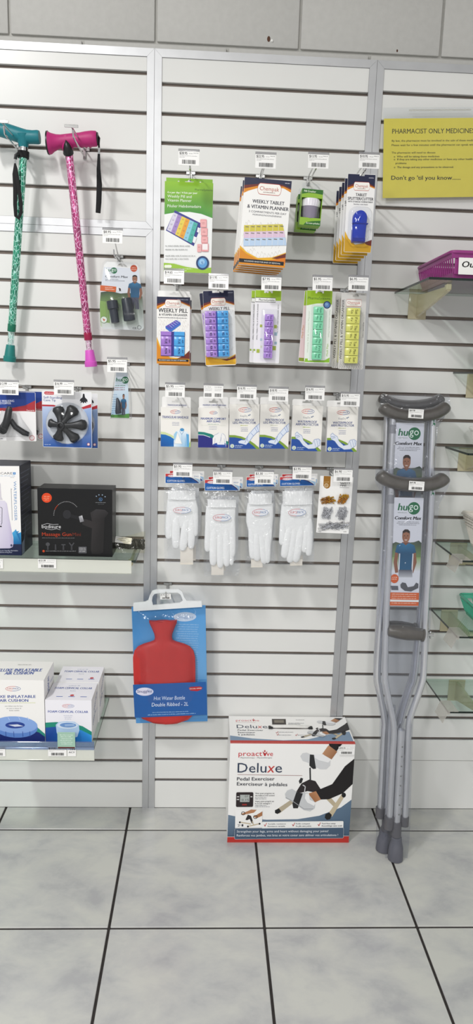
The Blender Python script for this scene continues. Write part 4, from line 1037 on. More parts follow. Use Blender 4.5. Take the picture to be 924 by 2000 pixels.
B2.poly([(632, 1055), (650, 1042), (740, 1034), (766, 1044), (752, 1066), (715, 1082), (650, 1080)], 'b3262e'); B2.text('SPECIAL OFFER', 642, 1068, 757, 11, 'f0d8d0', .02, y1=1056)
b.words(280, 1308, 635, 8, '9fc3e6', 1, y1=1280); b.words(235, 1334, 700, 9, '9fc3e6', 2, y1=1296)
b.build('band_print', bs, -.0004); B1.build('brand_oval', bs, -.0004); B2.build('offer_badge', bs, -.0004)
# bag film in front
fm = MB(); nx, nz = 14, 20; R = random.Random(5); vs = []
c00, c10, c11, c01 = [m(*p) for p in ((80, 340), (775, 315), (817, 1384), (106, 1444))]
for j in range(nz + 1):
    for i in range(nx + 1):
        u, v = i / nx, j / nz
        x = (c00[0] * (1 - u) + c10[0] * u) * (1 - v) + (c01[0] * (1 - u) + c11[0] * u) * v; z = (c00[1] * (1 - u) + c10[1] * u) * (1 - v) + (c01[1] * (1 - u) + c11[1] * u) * v
        bul = (1 - (2 * u - 1) ** 6) * (1 - (2 * v - 1) ** 8)
        vs.append((x, .018 - .0275 * bul + R.uniform(-.0006, .0006), z))
fm.add(vs, [(j * (nx + 1) + i, j * (nx + 1) + i + 1, (j + 1) * (nx + 1) + i + 1, (j + 1) * (nx + 1) + i) for j in range(nz) for i in range(nx)])
fm.build('clear_bag', film('blue_tint_film', 'f6f9fd', .9, .12, bump=.5, scale=28), r, 80)
# white hanger
M_HANG = mat('white_hanger_plastic', 'e3e6e8', .35, vary=.02)
hb = [m(*p) for p in ((110, 330), (735, 285), (740, 312), (110, 362))]
ho = [(112, 362), (112, 300), (118, 285), (225, 275), (252, 262), (268, 215), (290, 178), (330, 166), (530, 162), (560, 180), (580, 230), (605, 262), (735, 262), (742, 312)]
hi_ = [(296, 305), (286, 268), (292, 230), (310, 205), (360, 196), (520, 190), (545, 205), (560, 235), (568, 262), (540, 280)]
MB().plate([m(*p) for p in ho][::-1], -.002, .004, [[m(*p) for p in hi_]]).build('hanger', M_HANG, r)
s0 = m(330, 250); s1 = m(492, 165)
st = MB().rbox(-.0165, .0165, -.0004, .0003, 0, .0175, .0001).build('price_sticker', M_WHITEGLOSS, r); st.location = ((s0[0] + s1[0]) / 2, -.0055, s0[1])
ticket_print(st, '$9.95', 91, .033, .0175, -.0006, name='sticker_print')
# its hook
c = at(325, 1139, .085); zg = GROOVES['m'][19] - GH / 2
r = thing('display_hook', 'short chrome hook without a ticket holding the hot water bottle', 'hook', (c.x, 0, zg))
MB().rbox(-.013, .013, -.0022, .006, -.004, .004, .0006).rbox(-.004, .004, -.006, -.001, -.02, .004, .0006).build('back_plate', M_STEEL, r)
MB().tube([(0, -.002, -.012), (0, -.085, -.014), (0, -.1, -.012), (0, -.106, .0), (0, -.106, .006)], .0026, 8).build('prong', M_CHROME, r, 40)

# ------------------------------------------------------------------ pedal exerciser carton
C8 = (430, 1380, 3.3)
fq = P(C8, (58, 232), (866, 236), (836, 878), (52, 868))
Lb = atz(*fq[3], 0); Rb = atz(*fq[2], 0); dB = -(Lb.y + Rb.y) / 2
wB = (at(*fq[1], dB).x - at(*fq[0], dB).x + Rb.x - Lb.x) / 2; hB = (at(*fq[0], dB).z + at(*fq[1], dB).z) / 2
tB = dB - 0.008
r = thing('exerciser_carton', 'large white and red pedal exerciser carton standing on the tiles', 'box', ((Lb.x + Rb.x) / 2 + (at(*fq[0], dB).x + at(*fq[1], dB).x - Lb.x - Rb.x) / 4, -dB, 0))
M_CART = mat('white_carton', 'e9e8e6', .4, vary=.01); M_CARTRED = mat('carton_red', 'b8302a', .4)
MB().rbox(-wB / 2, wB / 2, 0, tB, 0, hB, .0015, 2).build('carton', M_CART, r)
a = Art(fq, wB, hB, C8)
PRED, PSLATE, PINK_ = 'b83229', '51667c', 'c8303a'
def foot_scene(a, X, Y):
    """drawing of two feet on a folding pedal frame; X, Y map picture coordinates"""
    def p(*pts): return [(X(x, y), Y(x, y)) for x, y in pts]
    a.line(p((540, 620), (640, 540)), 1, 'b9a688')
    a.poly(p((355, 668), (470, 590), (485, 610), (380, 690)), 'b3a892'); a.poly(p((352, 668), (378, 655), (394, 676), (370, 692), (354, 686)), '1c1c1e')
    a.poly(p((685, 600), (715, 590), (760, 640), (738, 652)), 'b9ab90'); a.poly(p((700, 690), (785, 562), (808, 572), (724, 712)), 'c2b498')
    a.ell(X(797, 572), Y(797, 572), 14, 16, '1c1c1e'); a.poly(p((680, 695), (705, 684), (722, 700), (712, 728), (690, 732), (676, 718)), '1c1c1e')
    a.poly(p((488, 548), (520, 495), (570, 470), (610, 480), (650, 540), (640, 560), (560, 545), (500, 560)), '2a2426'); a.poly(p((502, 480), (515, 458), (530, 464), (522, 490), (508, 498)), '2c2c2e')
    a.poly(p((568, 395), (578, 392), (582, 475), (572, 478)), '3a3a3c'); a.line(p((528, 505), (545, 515), (540, 560), (525, 575)), 6, 'c9c9cc')
    # rear leg
    a.poly(p((692, 238), (780, 240), (760, 262), (735, 300), (700, 280)), '1e1b1d'); a.poly(p((650, 305), (690, 248), (748, 290), (712, 340)), ['b98a68', 'b98a68', '9a6c4c', '9a6c4c'])
    a.poly(p((508, 320), (522, 300), (550, 296), (585, 312), (640, 308), (705, 345), (704, 380), (680, 404), (640, 404), (596, 384), (560, 362), (525, 350)), 'cfd0d2'); a.poly(p((600, 310), (655, 306), (706, 345), (690, 360), (630, 345), (604, 330)), 'e9e9ea'); a.poly(p((570, 308), (596, 310), (612, 400), (592, 402), (568, 380)), '2a2a2c')
    # front leg
    a.poly(p((862, 335), (800, 385), (720, 500), (612, 545), (628, 600), (700, 598), (790, 560), (856, 500)), ['1d1a1c'] * 8); a.poly(p((565, 560), (615, 545), (648, 600), (600, 622), (570, 600)), ['a8744f', 'b8845e', 'b8845e', '93613f', '93613f'])
    a.poly(p((415, 562), (430, 540), (460, 530), (500, 555), (560, 555), (612, 620), (610, 655), (580, 676), (540, 668), (500, 640), (450, 605), (420, 590)), 'c6c8ca'); a.poly(p((548, 560), (570, 560), (575, 600), (616, 620), (604, 640), (560, 618), (544, 590)), 'ececec'); a.poly(p((488, 550), (530, 560), (500, 655), (470, 655), (464, 625)), '252527')
    a.line(p((420, 585), (470, 612), (540, 660), (600, 660)), 4, '9a9ca0')
def pro_logo(a, x0, yb, x1, cap, small=True):
    u = (x1 - x0) / 232
    a.text('proact', x0, yb, x0 + 150 * u, cap, PINK_); a.text('ve', x0 + 178 * u, yb, x0 + 220 * u, cap * .98, PINK_)
    a.poly([(x0 + 152 * u, yb - cap * 1.0), (x0 + 164 * u, yb), (x0 + 172 * u, yb), (x0 + 184 * u, yb - cap * 1.05), (x0 + 170 * u, yb - cap * .55)], 'b52a30'); a.ell(x0 + 167 * u, yb - cap * 1.05, 5 * u, 6 * u, 'b52a30')
a.full('efeeec'); a.poly([(52, 232), (866, 236), (866, 242), (52, 238)], PRED)
a.poly([(866, 602), (780, 652), (640, 705), (500, 726), (300, 728), (150, 715), (55, 695), (52, 868), (836, 878)], ['5c7288'] * 3 + ['6c7f93'] * 4 + ['3f556c', '3f556c'])
foot_scene(a, lambda x, y: x, lambda x, y: y)
pro_logo(a, 112, 318, 344, 30); a.text('Physiotherapy - Physiothérapie', 124, 333, 326, 8, '77787c', 0, .2)
a.text('Delu', 108, 424, 292, 60, '2e3a52'); a.text('x', 296, 424, 346, 62, 'c23a34', 0, .15); a.text('e', 348, 424, 392, 60, '2e3a52')
a.line([(108, 437), (524, 444)], 2, '8b4a44'); a.text('Pedal Exerciser', 106, 475, 345, 21, '262b38', .015); a.text('Exerciseur à pédales', 106, 506, 428, 21, '262b38', .015, y1=512)
a.rrect(103, 550, 212, 644, 8, '2a2022'); a.rect(128, 566, 188, 612, 'aeb3b0'); a.text('07', 158, 582, 180, 12, '3a3c3c'); a.text('0.15', 138, 606, 184, 14, '3a3c3c'); a.rect(142, 624, 172, 634, '8c2a26'); a.rect(108, 575, 122, 582, 'c9c9c9'); a.rect(108, 592, 122, 599, 'c9c9c9'); a.rect(194, 575, 206, 582, 'c9c9c9')
for y, tx, x1, cp_, c_ in ((561, 'View your progress on', 346, 8, '3a3c42'), (575, 'the built-in LCD screen!', 348, 8, '3a3c42'), (612, 'Voyez votre progrès sur', 346, 8, '3a3c42'), (626, 'le LCD intégré !', 328, 8, '3a3c42')): a.text(tx, 224, y, x1, cp_, c_, .02)
for y in (581, 590, 632, 640): a.words(224, y, 340 - (y % 3) * 20, 5, '8a8c92', y)
a.rect(100, 660, 272, 778, 'f1f0ee')
a.text('2', 116, 768, 130, 15, '3a3c42', .02); a.text('in', 131, 762, 139, 9, '3a3c42'); a.text('1', 142, 768, 152, 15, '3a3c42', .02)
a.poly([(132, 690), (200, 660), (236, 662), (218, 680), (160, 692)], 'b5805c'); a.poly([(216, 706), (272, 672), (272, 700), (236, 716)], 'a8744f'); a.ring(150, 684, 13, 12, 4, '2c2c2e'); a.ring(228, 708, 14, 12, 4, '2c2c2e')
a.poly([(165, 725), (180, 692), (200, 700), (216, 744), (206, 750), (192, 720), (176, 728)], '2e2a2c'); a.line([(130, 740), (200, 752)], 7, 'c4b69c'); a.line([(180, 768), (258, 750)], 7, 'c4b69c'); a.line([(208, 735), (220, 762)], 6, 'c4b69c')
for x in (130, 182, 256): a.ell(x, 741 if x == 130 else 768 if x == 182 else 751, 6, 6, '1c1c1e')
a.poly(rrect(272, 798, 738, 790, 6), 'eeeeec')
for x, t1, x1, t2, x2 in ((285, 'Variable resistance', 424, 'Résistance variable', 420), (466, 'Folds compact', 580, 'Se plie sans peine', 588), (632, 'Tool free setup', 746, 'Assemblage sans outil', 788)):
    a.line([(x, 756), (x + 6, 768), (x + 16, 746)], 4, 'b83229')
    a.text(t1, x + 23, 757, x1, 9, '3a3e4a', .02); a.text(t2, x + 23, 772, x2, 9, '3a3e4a', .02)
a.poly([(52, 833), (836, 836), (836, 878), (52, 868)], 'b5322b'); a.line([(52, 832), (836, 834)], 2, 'e8e8e8')
o_ = rrect(98, 800, 780, 848, 8); a.poly(o_, '44586e'); a.line(o_ + o_[:1], 1.5, 'c4ccd4')
a.text('Strengthen your legs, arms and heart without damaging your joints!', 112, 805, 700, 14, 'e4e8ee', 0, 0, y1=808); a.text('Renforcez vos jambes, vos bras et votre coeur sans abîmer vos articulations !', 112, 830, 764, 14, 'e4e8ee', 0, 0, y1=834)
a.build('front_print', r)
st = MB().rbox(-.025, .025, -.0002, .0003, 0, .0265, .0001).build('price_sticker', M_WHITEGLOSS, r); q = a.m(805, 302); st.location = (q[0], -.0065, q[1])
ticket_print(st, '$99.95', 191, .05, .0265, -.0004, name='sticker_print')
# top face print
TQ = P(C8, (62, 46), (806, 50), (866, 232), (58, 228))
a = Art(TQ, wB, tB, C8); a.full('f0efed')
a.poly([(60, 180), (200, 200), (400, 212), (560, 205), (700, 170), (830, 150), (858, 226), (58, 224)], '7c92aa'); a.poly([(58, 214), (862, 218), (866, 232), (58, 228)], PRED)
pro_logo(a, 106, 82, 262, 13); a.line([(106, 89), (230, 91)], 1, 'b06a66'); a.text('Delu', 108, 130, 238, 24, '2e3a52'); a.text('x', 240, 130, 272, 25, 'c23a34', 0, .15); a.text('e', 274, 130, 305, 24, '2e3a52')
a.text('Pedal Exerciser', 112, 148, 276, 9, '262b38', .015); a.text('Exerciseur', 112, 164, 224, 9, '262b38', .015); a.text('à pédales', 112, 179, 218, 9, '262b38', .015)
a.rect(336, 66, 425, 104, '3a3430'); a.rect(350, 74, 412, 92, '7a7468')
for x, y, x1 in ((490, 70, 545), (440, 92, 540), (440, 100, 520), (370, 155, 468), (370, 175, 455), (496, 175, 565)): a.words(x, y, x1, 4, '6a6c74', y)
for x, y in ((356, 158), (360, 172), (480, 175)): a.line([(x, y), (x + 5, y + 7), (x + 14, y - 6)], 2.5, 'b83229')
foot_scene(a, lambda x, y: 612 + (x - 500) * .62 + (y - 480) * -.03, lambda x, y: 84 + (y - 320) * .30)
M4 = Matrix.Translation((0, 0, hB)) @ Matrix.Rotation(math.radians(-90), 4, 'X')
a.build('top_print', r, 0, M4)
# moulded carry handle in the lid
hd = MB(); pts = []
for i in range(13):
    t = i / 12; pts.append((-.062 + .124 * t, 0, .002 + .016 * math.sin(math.pi * t) ** .7))
hd.tube(pts, .0065, 8, .8)
ho_ = hd.build('carry_handle', mat('white_handle', 'e2e1dd', .35), r, 50); q = a.m(450, 120); ho_.location = (q[0], q[1], hB); ho_.rotation_euler = (math.radians(55), 0, 0)
MB().rbox(q[0] - .06, q[0] + .06, q[1] - .012, q[1] - .006, hB - .001, hB + .0012, .0005).build('handle_slot', mat('dark_slot', '2b2420', .8), r)
MB().rbox(q[0] - .071, q[0] - .057, q[1] - .016, q[1] - .002, hB, hB + .006, .0015).build('handle_clip', M_BLACKPL, r)
MB().rbox(q[0] + .057, q[0] + .071, q[1] - .016, q[1] - .002, hB, hB + .006, .0015).build('handle_clip', M_BLACKPL, r)

# ------------------------------------------------------------------ walking sticks
def foil(name, base, lines):
    M = bpy.data.materials.new(name); M.use_nodes = True; nt = M.node_tree; N = nt.nodes.new; L = nt.links.new; b = nt.nodes['Principled BSDF']
    tc = N('ShaderNodeTexCoord'); mp = N('ShaderNodeMapping'); mp.inputs['Scale'].default_value = (1.0, 1.0, 0.4); L(tc.outputs['Object'], mp.inputs[0])
    v1 = N('ShaderNodeTexVoronoi'); v1.feature = 'DISTANCE_TO_EDGE'; v1.inputs['Scale'].default_value = 190; L(mp.outputs[0], v1.inputs['Vector'])
    v2 = N('ShaderNodeTexVoronoi'); v2.inputs['Scale'].default_value = 190; L(mp.outputs[0], v2.inputs['Vector'])
    r = N('ShaderNodeValToRGB'); e = r.color_ramp.elements; e[0].position = .02; e[0].color = lin(lines); e[1].position = .09; e[1].color = (0, 0, 0, 1)
    L(v1.outputs['Distance'], r.inputs['Fac'])
    r2 = N('ShaderNodeValToRGB'); e = r2.color_ramp.elements; c = lin(base); e[0].color = tuple(x * .45 for x in c[:3]) + (1,); e[1].color = tuple(min(1, x * 1.5 + .03) for x in c[:3]) + (1,)
    L(v2.outputs['Color'], r2.inputs['Fac'])
    mx = N('ShaderNodeMix'); mx.data_type = 'RGBA'; mx.blend_type = 'ADD'; mx.inputs[0].default_value = 1.0; L(r2.outputs[0], mx.inputs[6]); L(r.outputs[0], mx.inputs[7])
    L(mx.outputs[2], b.inputs['Base Color']); b.inputs['Metallic'].default_value = .75; b.inputs['Roughness'].default_value = .22; b.inputs['Coat Weight'].default_value = .6
    bn = N('ShaderNodeBump'); bn.inputs['Strength'].default_value = .9; bn.inputs['Distance'].default_value = .003; L(v2.outputs['Color'], bn.inputs['Height']); L(bn.outputs[0], b.inputs['Normal'])
    MATS[name] = M; return M
def rel(root_loc):
    def V(px, py, d): return at(px, py, d) - root_loc
    return V
def pxm(px, py, d, n):                       # n photo pixels at that place in metres
    return (at(px + n, py, d) - at(px, py, d)).length

def stick(label, tip, collar, top, grip, grip_r, end_r, M_grip, M_shaft, M_tip, M_low, d0, d1, neck):
    base = at(tip[0], tip[1], d1); r = thing('walking_stick', label, 'walking stick', base, group='walking sticks')
    V = rel(base); u = pxm(tip[0], tip[1], d1, 1)
    ax = (V(*top, d0) - V(*tip, d1)).normalized()
    O = Vector((0, 0, 0))
    # rubber tip
    MB().lathe([(.0172, 0), (.0178, .002), (.0176, .014), (.0155, .0155), (.0152, .018), (.0122, .046), (.0115, .0475), (.009, .0476)], O, ax, 28).build('rubber_tip', M_tip, r, 35)
    Lw = (V(*collar, d1 + .002) - O).length
    MB().lathe([(.0088, .046), (.0088, Lw - .01)], O, ax, 18).build('inner_tube', foil(M_low[0], M_low[1], 'f4f4f4') if M_low[0] not in MATS else MATS[M_low[0]], r, 35)
    MB().lathe([(.0112, Lw - .011), (.0118, Lw - .0095), (.0118, Lw + .009), (.0112, Lw + .0105)], O, ax, 22).build('height_collar', M_low[2], r, 35)
    Lt = (V(*top, d0)).length
    MB().lathe([(.0107, Lw + .01), (.0107, Lt)], O, ax, 24).build('shaft', M_shaft, r, 35)
    pts = [V(x, y, d0) for x, y in grip]
    g_ = MB().tube(pts, [x * u for x in grip_r], 20, up=(0, 1, 0))
    nk = [V(x, y, d0) for x, y, _ in neck]; g_.tube(nk, [q * u for _, _, q in neck], 18, up=(0, 1, 0))
    g_.build('handle', M_grip, r, 50)
    return r, V, u, ax
M_PINK = mat('pink_rubber', 'b52470', .5, vary=.05, scale=80); M_PINKTIP = mat('bright_pink_rubber', 'd858c4', .45, vary=.03); M_TEALR = mat('teal_rubber', '0f7580', .45, vary=.05, scale=80); M_TEALTIP = mat('teal_tip_rubber', '147a74', .5, vary=.04)
M_MAG = mat('magenta_plastic', '9c1244', .2, vary=.03); M_EMER = mat('emerald_plastic', '0c6b50', .2, vary=.03)
M_FP = foil('pink_foil', 'c2367e', 'ffd8ea'); M_FT = foil('green_foil', '1f9a76', 'd8fff0')

r, V, u, ax = stick('pink walking stick with flared handle and crinkled foil shaft on a hook', (178, 716), (171, 657), (134.5, 297),
    [(93.5, 279), (97, 279), (103, 278), (112, 277), (120, 276), (133, 275), (146, 274), (157, 273), (168, 272), (180, 271), (188, 271), (190, 271)], [19.5, 19, 15.5, 12.5, 11.2, 11.6, 12, 12, 13, 13.4, 13, 11], None, M_PINK, M_FP, M_PINKTIP, ('pale_pink_foil', 'dba4c0', M_MAG), .075, .04,
    [(130, 268, 11), (131.5, 285, 11), (133, 296, 9)])
MB().tube([V(92.5, 279, .075), V(95.2, 279, .075)], [19.8 * u, 20 * u], 24, up=(0, 1, 0)).build('end_ring', M_BLACKPL, r, 40)
MB().tube([V(189.5, 271, .075), V(192, 271, .075)], [11.2 * u, 10.5 * u], 20, up=(0, 1, 0)).build('end_cap', M_BLACKPL, r, 40)
MB().tube([V(128.5, 273.5, .092), V(130.5, 282, .094), V(132, 290, .09), V(133.5, 298, .078), V(133.9, 300, .076)], [.5 * u, 5.5 * u, 8 * u, 9.6 * u, 9.4 * u], 18, up=(0, 1, 0)).build('cone_collar', M_BLACKPL, r, 50)
MB().tube([V(190, 264, .075), V(194, 270, .075), V(193, 280, .075), V(193.5, 290, .075)], 1.9 * u, 8).build('strap_link', M_BLACKPL, r, 40)
MB().tube([V(193.5, 289, .075), V(193.2, 301, .075)], 2 * u, 8).build('metal_ferrule', M_CHROME, r, 40)
MB().tube([V(193.2, 300, .075), V(192.5, 330, .07), V(194, 360, .064), V(193, 395, .06), V(191.5, 416, .058)], [2.2 * u, 3.6 * u, 5 * u, 5 * u, 4.6 * u], 8, .28, up=(0, 1, 0)).build('wrist_strap', M_BLACKWEB, r, 40)
rb = MB()
for x in (160, 168, 176):
    rb.tube([V(x - 3, 283, .062), V(x, 286, .068), V(x + 3, 283, .062)], 3.2 * u, 8)
rb.build('finger_ridge', M_PINK, r, 50)

r, V, u, ax = stick('teal walking stick with green foil shaft at the left edge', (18.5, 706), (22.5, 640), (46, 298),
    [(-30, 249), (-27, 249), (-20, 250), (-8, 251), (4, 254), (16, 257), (28, 261), (40, 265), (52, 267.5), (64, 268), (74, 268), (77.5, 268)], [17, 16.5, 13, 12.4, 12.4, 13, 13, 13, 12.2, 11.6, 12, 11], None, M_TEALR, M_FT, M_TEALTIP, ('pale_green_foil', 'a8d8c8', M_EMER), .075, .04,
    [(45, 264, 15), (45.5, 272, 13), (45.6, 281, 9.5), (45.6, 290, 8.2)])
MB().tube([V(45.6, 288.5, .075), V(45.8, 298, .075)], 8.8 * u, 22, up=(0, 1, 0)).build('chrome_collar', M_CHROME, r, 40)
MB().tube([V(45.8, 296, .075), V(45.4, 309, .075)], 10.4 * u, 22, up=(0, 1, 0)).build('strap_band', M_BLACKWEB, r, 40)
MB().tube([V(36, 300, .09), V(31, 303, .092), V(30, 311, .092)], 3 * u, 8).build('strap_link', M_BLACKPL, r, 40)
MB().tube([V(30, 309, .092), V(29.5, 320, .092)], 1.8 * u, 8).build('metal_ferrule', M_CHROME, r, 40)
MB().tube([V(29.3, 319, .094), V(28.5, 340, .096), V(30, 365, .096), V(29.5, 400, .094), V(31, 422, .092), V(36, 427, .092), V(41, 415, .094), V(41, 400, .096), V(37, 370, .1), V(31, 330, .1), V(29.5, 320, .096)], [1.6 * u, 4 * u, 4.2 * u, 3.6 * u, 3.2 * u, 3 * u, 3.2 * u, 3.4 * u, 3.6 * u, 3.4 * u, 1.6 * u], 8, .3, up=(0, 1, 0)).build('wrist_strap', M_BLACKWEB, r, 40)
st = MB().rbox(-.0115, .0115, -.0003, .0003, 0, .011, .0001).build('price_sticker', M_WHITEGLOSS, r)
q = V(39.5, 264, .0925); st.location = q; st.rotation_euler = (math.radians(-22), math.radians(13), 0)
ticket_print(st, '$6.95', 501, .023, .011, -.0005, name='sticker_print')

def bare_hook(tx, ty, label, d):
    c = at(tx, ty, d); zg = min(GROOVES['u'], key=lambda g_: abs(g_ - c.z)) - GH / 2
    b0 = thing('display_hook', label, 'hook', (c.x, 0, zg), group='bare hooks with a crossbar')
    MB().rbox(-.014, .014, -.0022, .006, -.004, .004, .0006).rbox(-.004, .004, -.006, -.001, -.026, .004, .0006).build('back_plate', M_STEEL, b0)
    MB().tube([(0, -.002, -.02), (0, -.15, -.02), (0, -.175, -.018), (0, -.182, -.004)], .0023, 8).build('prong', M_CHROME, b0, 40)
    tz = c.z - zg
    MB().tube([(0, -.002, 0), (0, -.03, .003), (0, -d, tz)], .0022, 8).build('ticket_arm', M_CHROME, b0, 40)
    MB().rbox(-.0175, .0175, -d - .003, -d + .001, tz - .003, tz + .004, .0008).build('crossbar', M_CHROME, b0)
bare_hook(139.5, 247, 'bare chrome hook with crossbar holding the pink walking stick', .2)
bare_hook(3, 238, 'bare chrome hook with crossbar holding the teal walking stick', .2)

# ------------------------------------------------------------------ cane tip packs
def hugo_logo(a, x, y, k, dark='1e6b45'):
    """x, y = left end of the baseline, k = cap height"""
    a.ell(x + k * 2.35, y - k * .32, k * .92, k * .9, dark)
    a.text('hu', x, y, x + k * 1.4, k, dark, .03, .15); a.text('go', x + k * 1.62, y - k * .1, x + k * 3.0, k * 1.02, 'e6f2ea', .0)
def man(a, X, Y, full=True, crutch=False):
    """printed photograph of a smiling man in a blue shirt; X, Y map a 100 x 200 picture to the face"""
    def p(*pts): return [(X(x), Y(y)) for x, y in pts]
    if full:
        a.poly(p((30, 128), (72, 128), (76, 198), (54, 198), (51, 150), (46, 198), (26, 198)), '4a4a5c')
    a.poly(p((12, 68), (24, 66), (20, 110), (26, 140), (14, 142), (6, 108)), '8a5c48'); a.poly(p((76, 66), (90, 68), (96, 108), (84, 142), (74, 138), (80, 108)), '8a5c48')
    a.poly(p((36, 44), (64, 44), (70, 52), (50, 60), (32, 52)), '7a4e3c')
    a.poly(p((10, 76), (16, 54), (38, 46), (50, 54), (62, 46), (84, 54), (92, 76), (78, 80), (76, 132), (26, 132), (24, 80)), ['1f5a80', '24648c', '2a6f98', '2a6f98', '2a6f98', '24648c', '1b5074', '1b5074', '1f5a80', '1f5a80', '1b5074'])
    a.poly(oval(X(50), Y(26), abs(X(65) - X(50)), abs(Y(46) - Y(26)), 20), '9a6a52'); a.poly(p((35, 24), (36, 10), (44, 4), (56, 4), (64, 10), (65, 24), (62, 16), (50, 12), (38, 16)), '2a1e1a')
    a.poly(p((44, 36), (56, 36), (53, 38.6), (47, 38.6)), 'dcccc4'); a.poly(p((48, 26), (52, 26), (53, 32), (47, 32)), '8a5a44'); a.poly(p((36, 24), (40, 22), (40, 38), (46, 44), (40, 42)), '85563f')
    for ex in (44, 56): a.poly(oval(X(ex), Y(24), abs(X(2) - X(0)), abs(Y(1.6) - Y(0)), 8), '2a1c18')
    if crutch:
        for cx_ in (28, 80): a.line(p((cx_, 80), (cx_, 150)), abs(X(4) - X(0)), 'd9dde4')
C9 = (0, 430, 2.98)
r, w, h, a = hung('crutch_tip_pack', 'clear clamshell pack of two large grey rubber tips', 'rubber tips', C9, [(563, 230), (852, 232), (852, 655), (563, 650)], .085)
cardo = [(625, 244), (780, 246), (800, 262), (820, 380), (836, 560), (838, 625), (826, 640), (600, 632), (584, 618), (580, 500), (592, 360), (606, 262)]
MB().plate([a.m(*p) for p in cardo][::-1], 0, .001, [[a.m(*p) for p in ((680, 268), (742, 272), (735, 262), (718, 252), (704, 250), (690, 256))][::-1]]).build('card', M_WHITEGLOSS, r)
a.poly([(592, 360), (606, 275), (676, 275), (745, 277), (805, 280), (820, 380), (836, 560), (838, 625), (826, 640), (600, 632), (584, 618), (580, 500)], 'dcdfe6')
a.poly([(586, 420), (640, 412), (700, 425), (752, 420), (828, 440), (836, 560), (838, 625), (826, 638), (600, 630), (584, 618), (580, 500)], ['3a4638', '3a4a38', '46543e', '46543e', '505c48', 'a9b8a0', 'd3d8d6', 'd8dad8', 'd8dad8', 'b9c8a0', '7ea05a'])
a.poly([(583, 470), (630, 476), (640, 600), (584, 590)], '86a65a')
hugo_logo(a, 616, 300, 20); a.words(618, 306, 650, 4, '7a8a80', 1); a.text('Comfort Max', 613, 334, 744, 12, '2a2c34', .03, .2); a.words(613, 342, 690, 4, '77797f', 1); a.words(613, 350, 728, 4, '77797f', 2)
a.ell(778, 278, 20, 20, 'c4502c'); a.words(766, 272, 792, 4, 'f0d8c8', 1); a.words(762, 282, 794, 4, 'f0d8c8', 3)
a.poly([(584, 380), (676, 386), (674, 418), (583, 412)], 'd2622e'); a.words(612, 390, 660, 5, 'f4dccc', 1); a.words(612, 400, 668, 5, 'f4dccc', 2); a.poly([(680, 388), (706, 390), (706, 414), (680, 412)], 'e8e8ea'); a.poly([(690, 392), (702, 396), (704, 410), (694, 412)], '3a2c34')
man(a, lambda x: 735 + x * .98, lambda y: 312 + y * 1.02)
a.ell(604, 580, 20, 20, 'dfe6da'); a.ring(604, 580, 20, 20, 2, '5a7a4a'); a.poly([(596, 572), (612, 580), (604, 590)], 'c8503a'); a.text('CE', 772, 632, 794, 11, '4a4c52', 0); a.ring(811, 622, 12, 12, 2, '4a4c52')
a.build('card_print', r)
M_GREYRUB = mat('dark_grey_rubber', '2c313b', .35, vary=.06)
def tip_part(x0, y0, x1, y1, prof, lab=None):
    p0 = Vector((a.m(x0, y0)[0], -.016, a.m(x0, y0)[1])); p1 = Vector((a.m(x1, y1)[0], -.016, a.m(x1, y1)[1])); L_ = (p1 - p0).length
    MB().lathe([(q * .0155, t * L_) for q, t in prof], p0, (p1 - p0), 24).build('rubber_tip', M_GREYRUB, r, 35, lab)
tip_part(655, 470, 676, 602, [(.8, 0), (1.0, .02), (1.02, .36), (.78, .4), (.74, .98), (.5, 1)])
tip_part(738, 455, 758, 585, [(.82, 0), (.95, .06), (.98, .4), (1.0, .42), (1.06, .95), (1.02, 1.0), (.85, 1.0), (.8, .9)])
out = [a.m(*p) for p in ((612, 236), (792, 240), (815, 262), (836, 400), (850, 560), (852, 640), (838, 655), (580, 648), (563, 632), (566, 520), (580, 350), (596, 254))][::-1]
MB().dome(out, .002, -.008, .005, 2).build('clamshell', M_CLEAR, r, 50)
bl = [a.m(*p) for p in ((618, 470), (690, 450), (780, 445), (802, 470), (806, 590), (770, 600), (720, 596), (690, 606), (640, 606), (622, 560))][::-1]
MB().dome(bl, -.006, -.034, .006, 3).build('blister', M_CLEAR, r, 50)

C10 = (0, 690, 3.08)
r, w, h, a = hung('cane_tip_pack', 'narrow tapering clear pack with a small dark tip and printed grass', 'rubber tip', C10, [(658, 100), (782, 102), (790, 398), (656, 390)], .17)
MB().plate([a.m(*p) for p in ((700, 112), (766, 114), (780, 392), (664, 384))][::-1], 0, .001).build('card', M_WHITEGLOSS, r)
a.poly([(700, 112), (766, 114), (780, 392), (664, 384)], ['dde4ec', 'dde4ec', 'a9c8dc', 'a9c8dc']); a.poly([(664, 366), (730, 366), (779, 362), (780, 392), (664, 384)], '4f8a3a')
hugo_logo(a, 698, 165, 23); 
for i, y in enumerate((186, 198, 210)): a.words(692 - i, y, 752, 6, ['4a7a5a', '8a3a3a', '8a3a3a'][i], y)
for i in range(9): a.words(676 - i * .8, 240 + i * 14, 706, 4, '3f7aa8', i)
man(a, lambda x: 722 + x * .42, lambda y: 236 + y * .68)
a.ring(675, 372, 9, 9, 2, '3a3c42')
a.build('card_print', r)
p0 = a.m(706, 262); p1 = a.m(716, 355); MB().tube([(p0[0], -.008, p0[1]), (p0[0] + .003, -.011, p0[1] - .012), (p1[0] - .001, -.012, p1[1] + .004), (p1[0], -.011, p1[1])], [.003, .0062, .0085, .0088], 14).build('rubber_tip', M_GREYRUB, r, 50)
o2 = [a.m(*p) for p in ((694, 104), (772, 104), (790, 300), (792, 400), (660, 392), (664, 300))][::-1]
MB().dome(o2, .026, -.02, .004, 3).build('clamshell', M_CLEAR, r, 50)

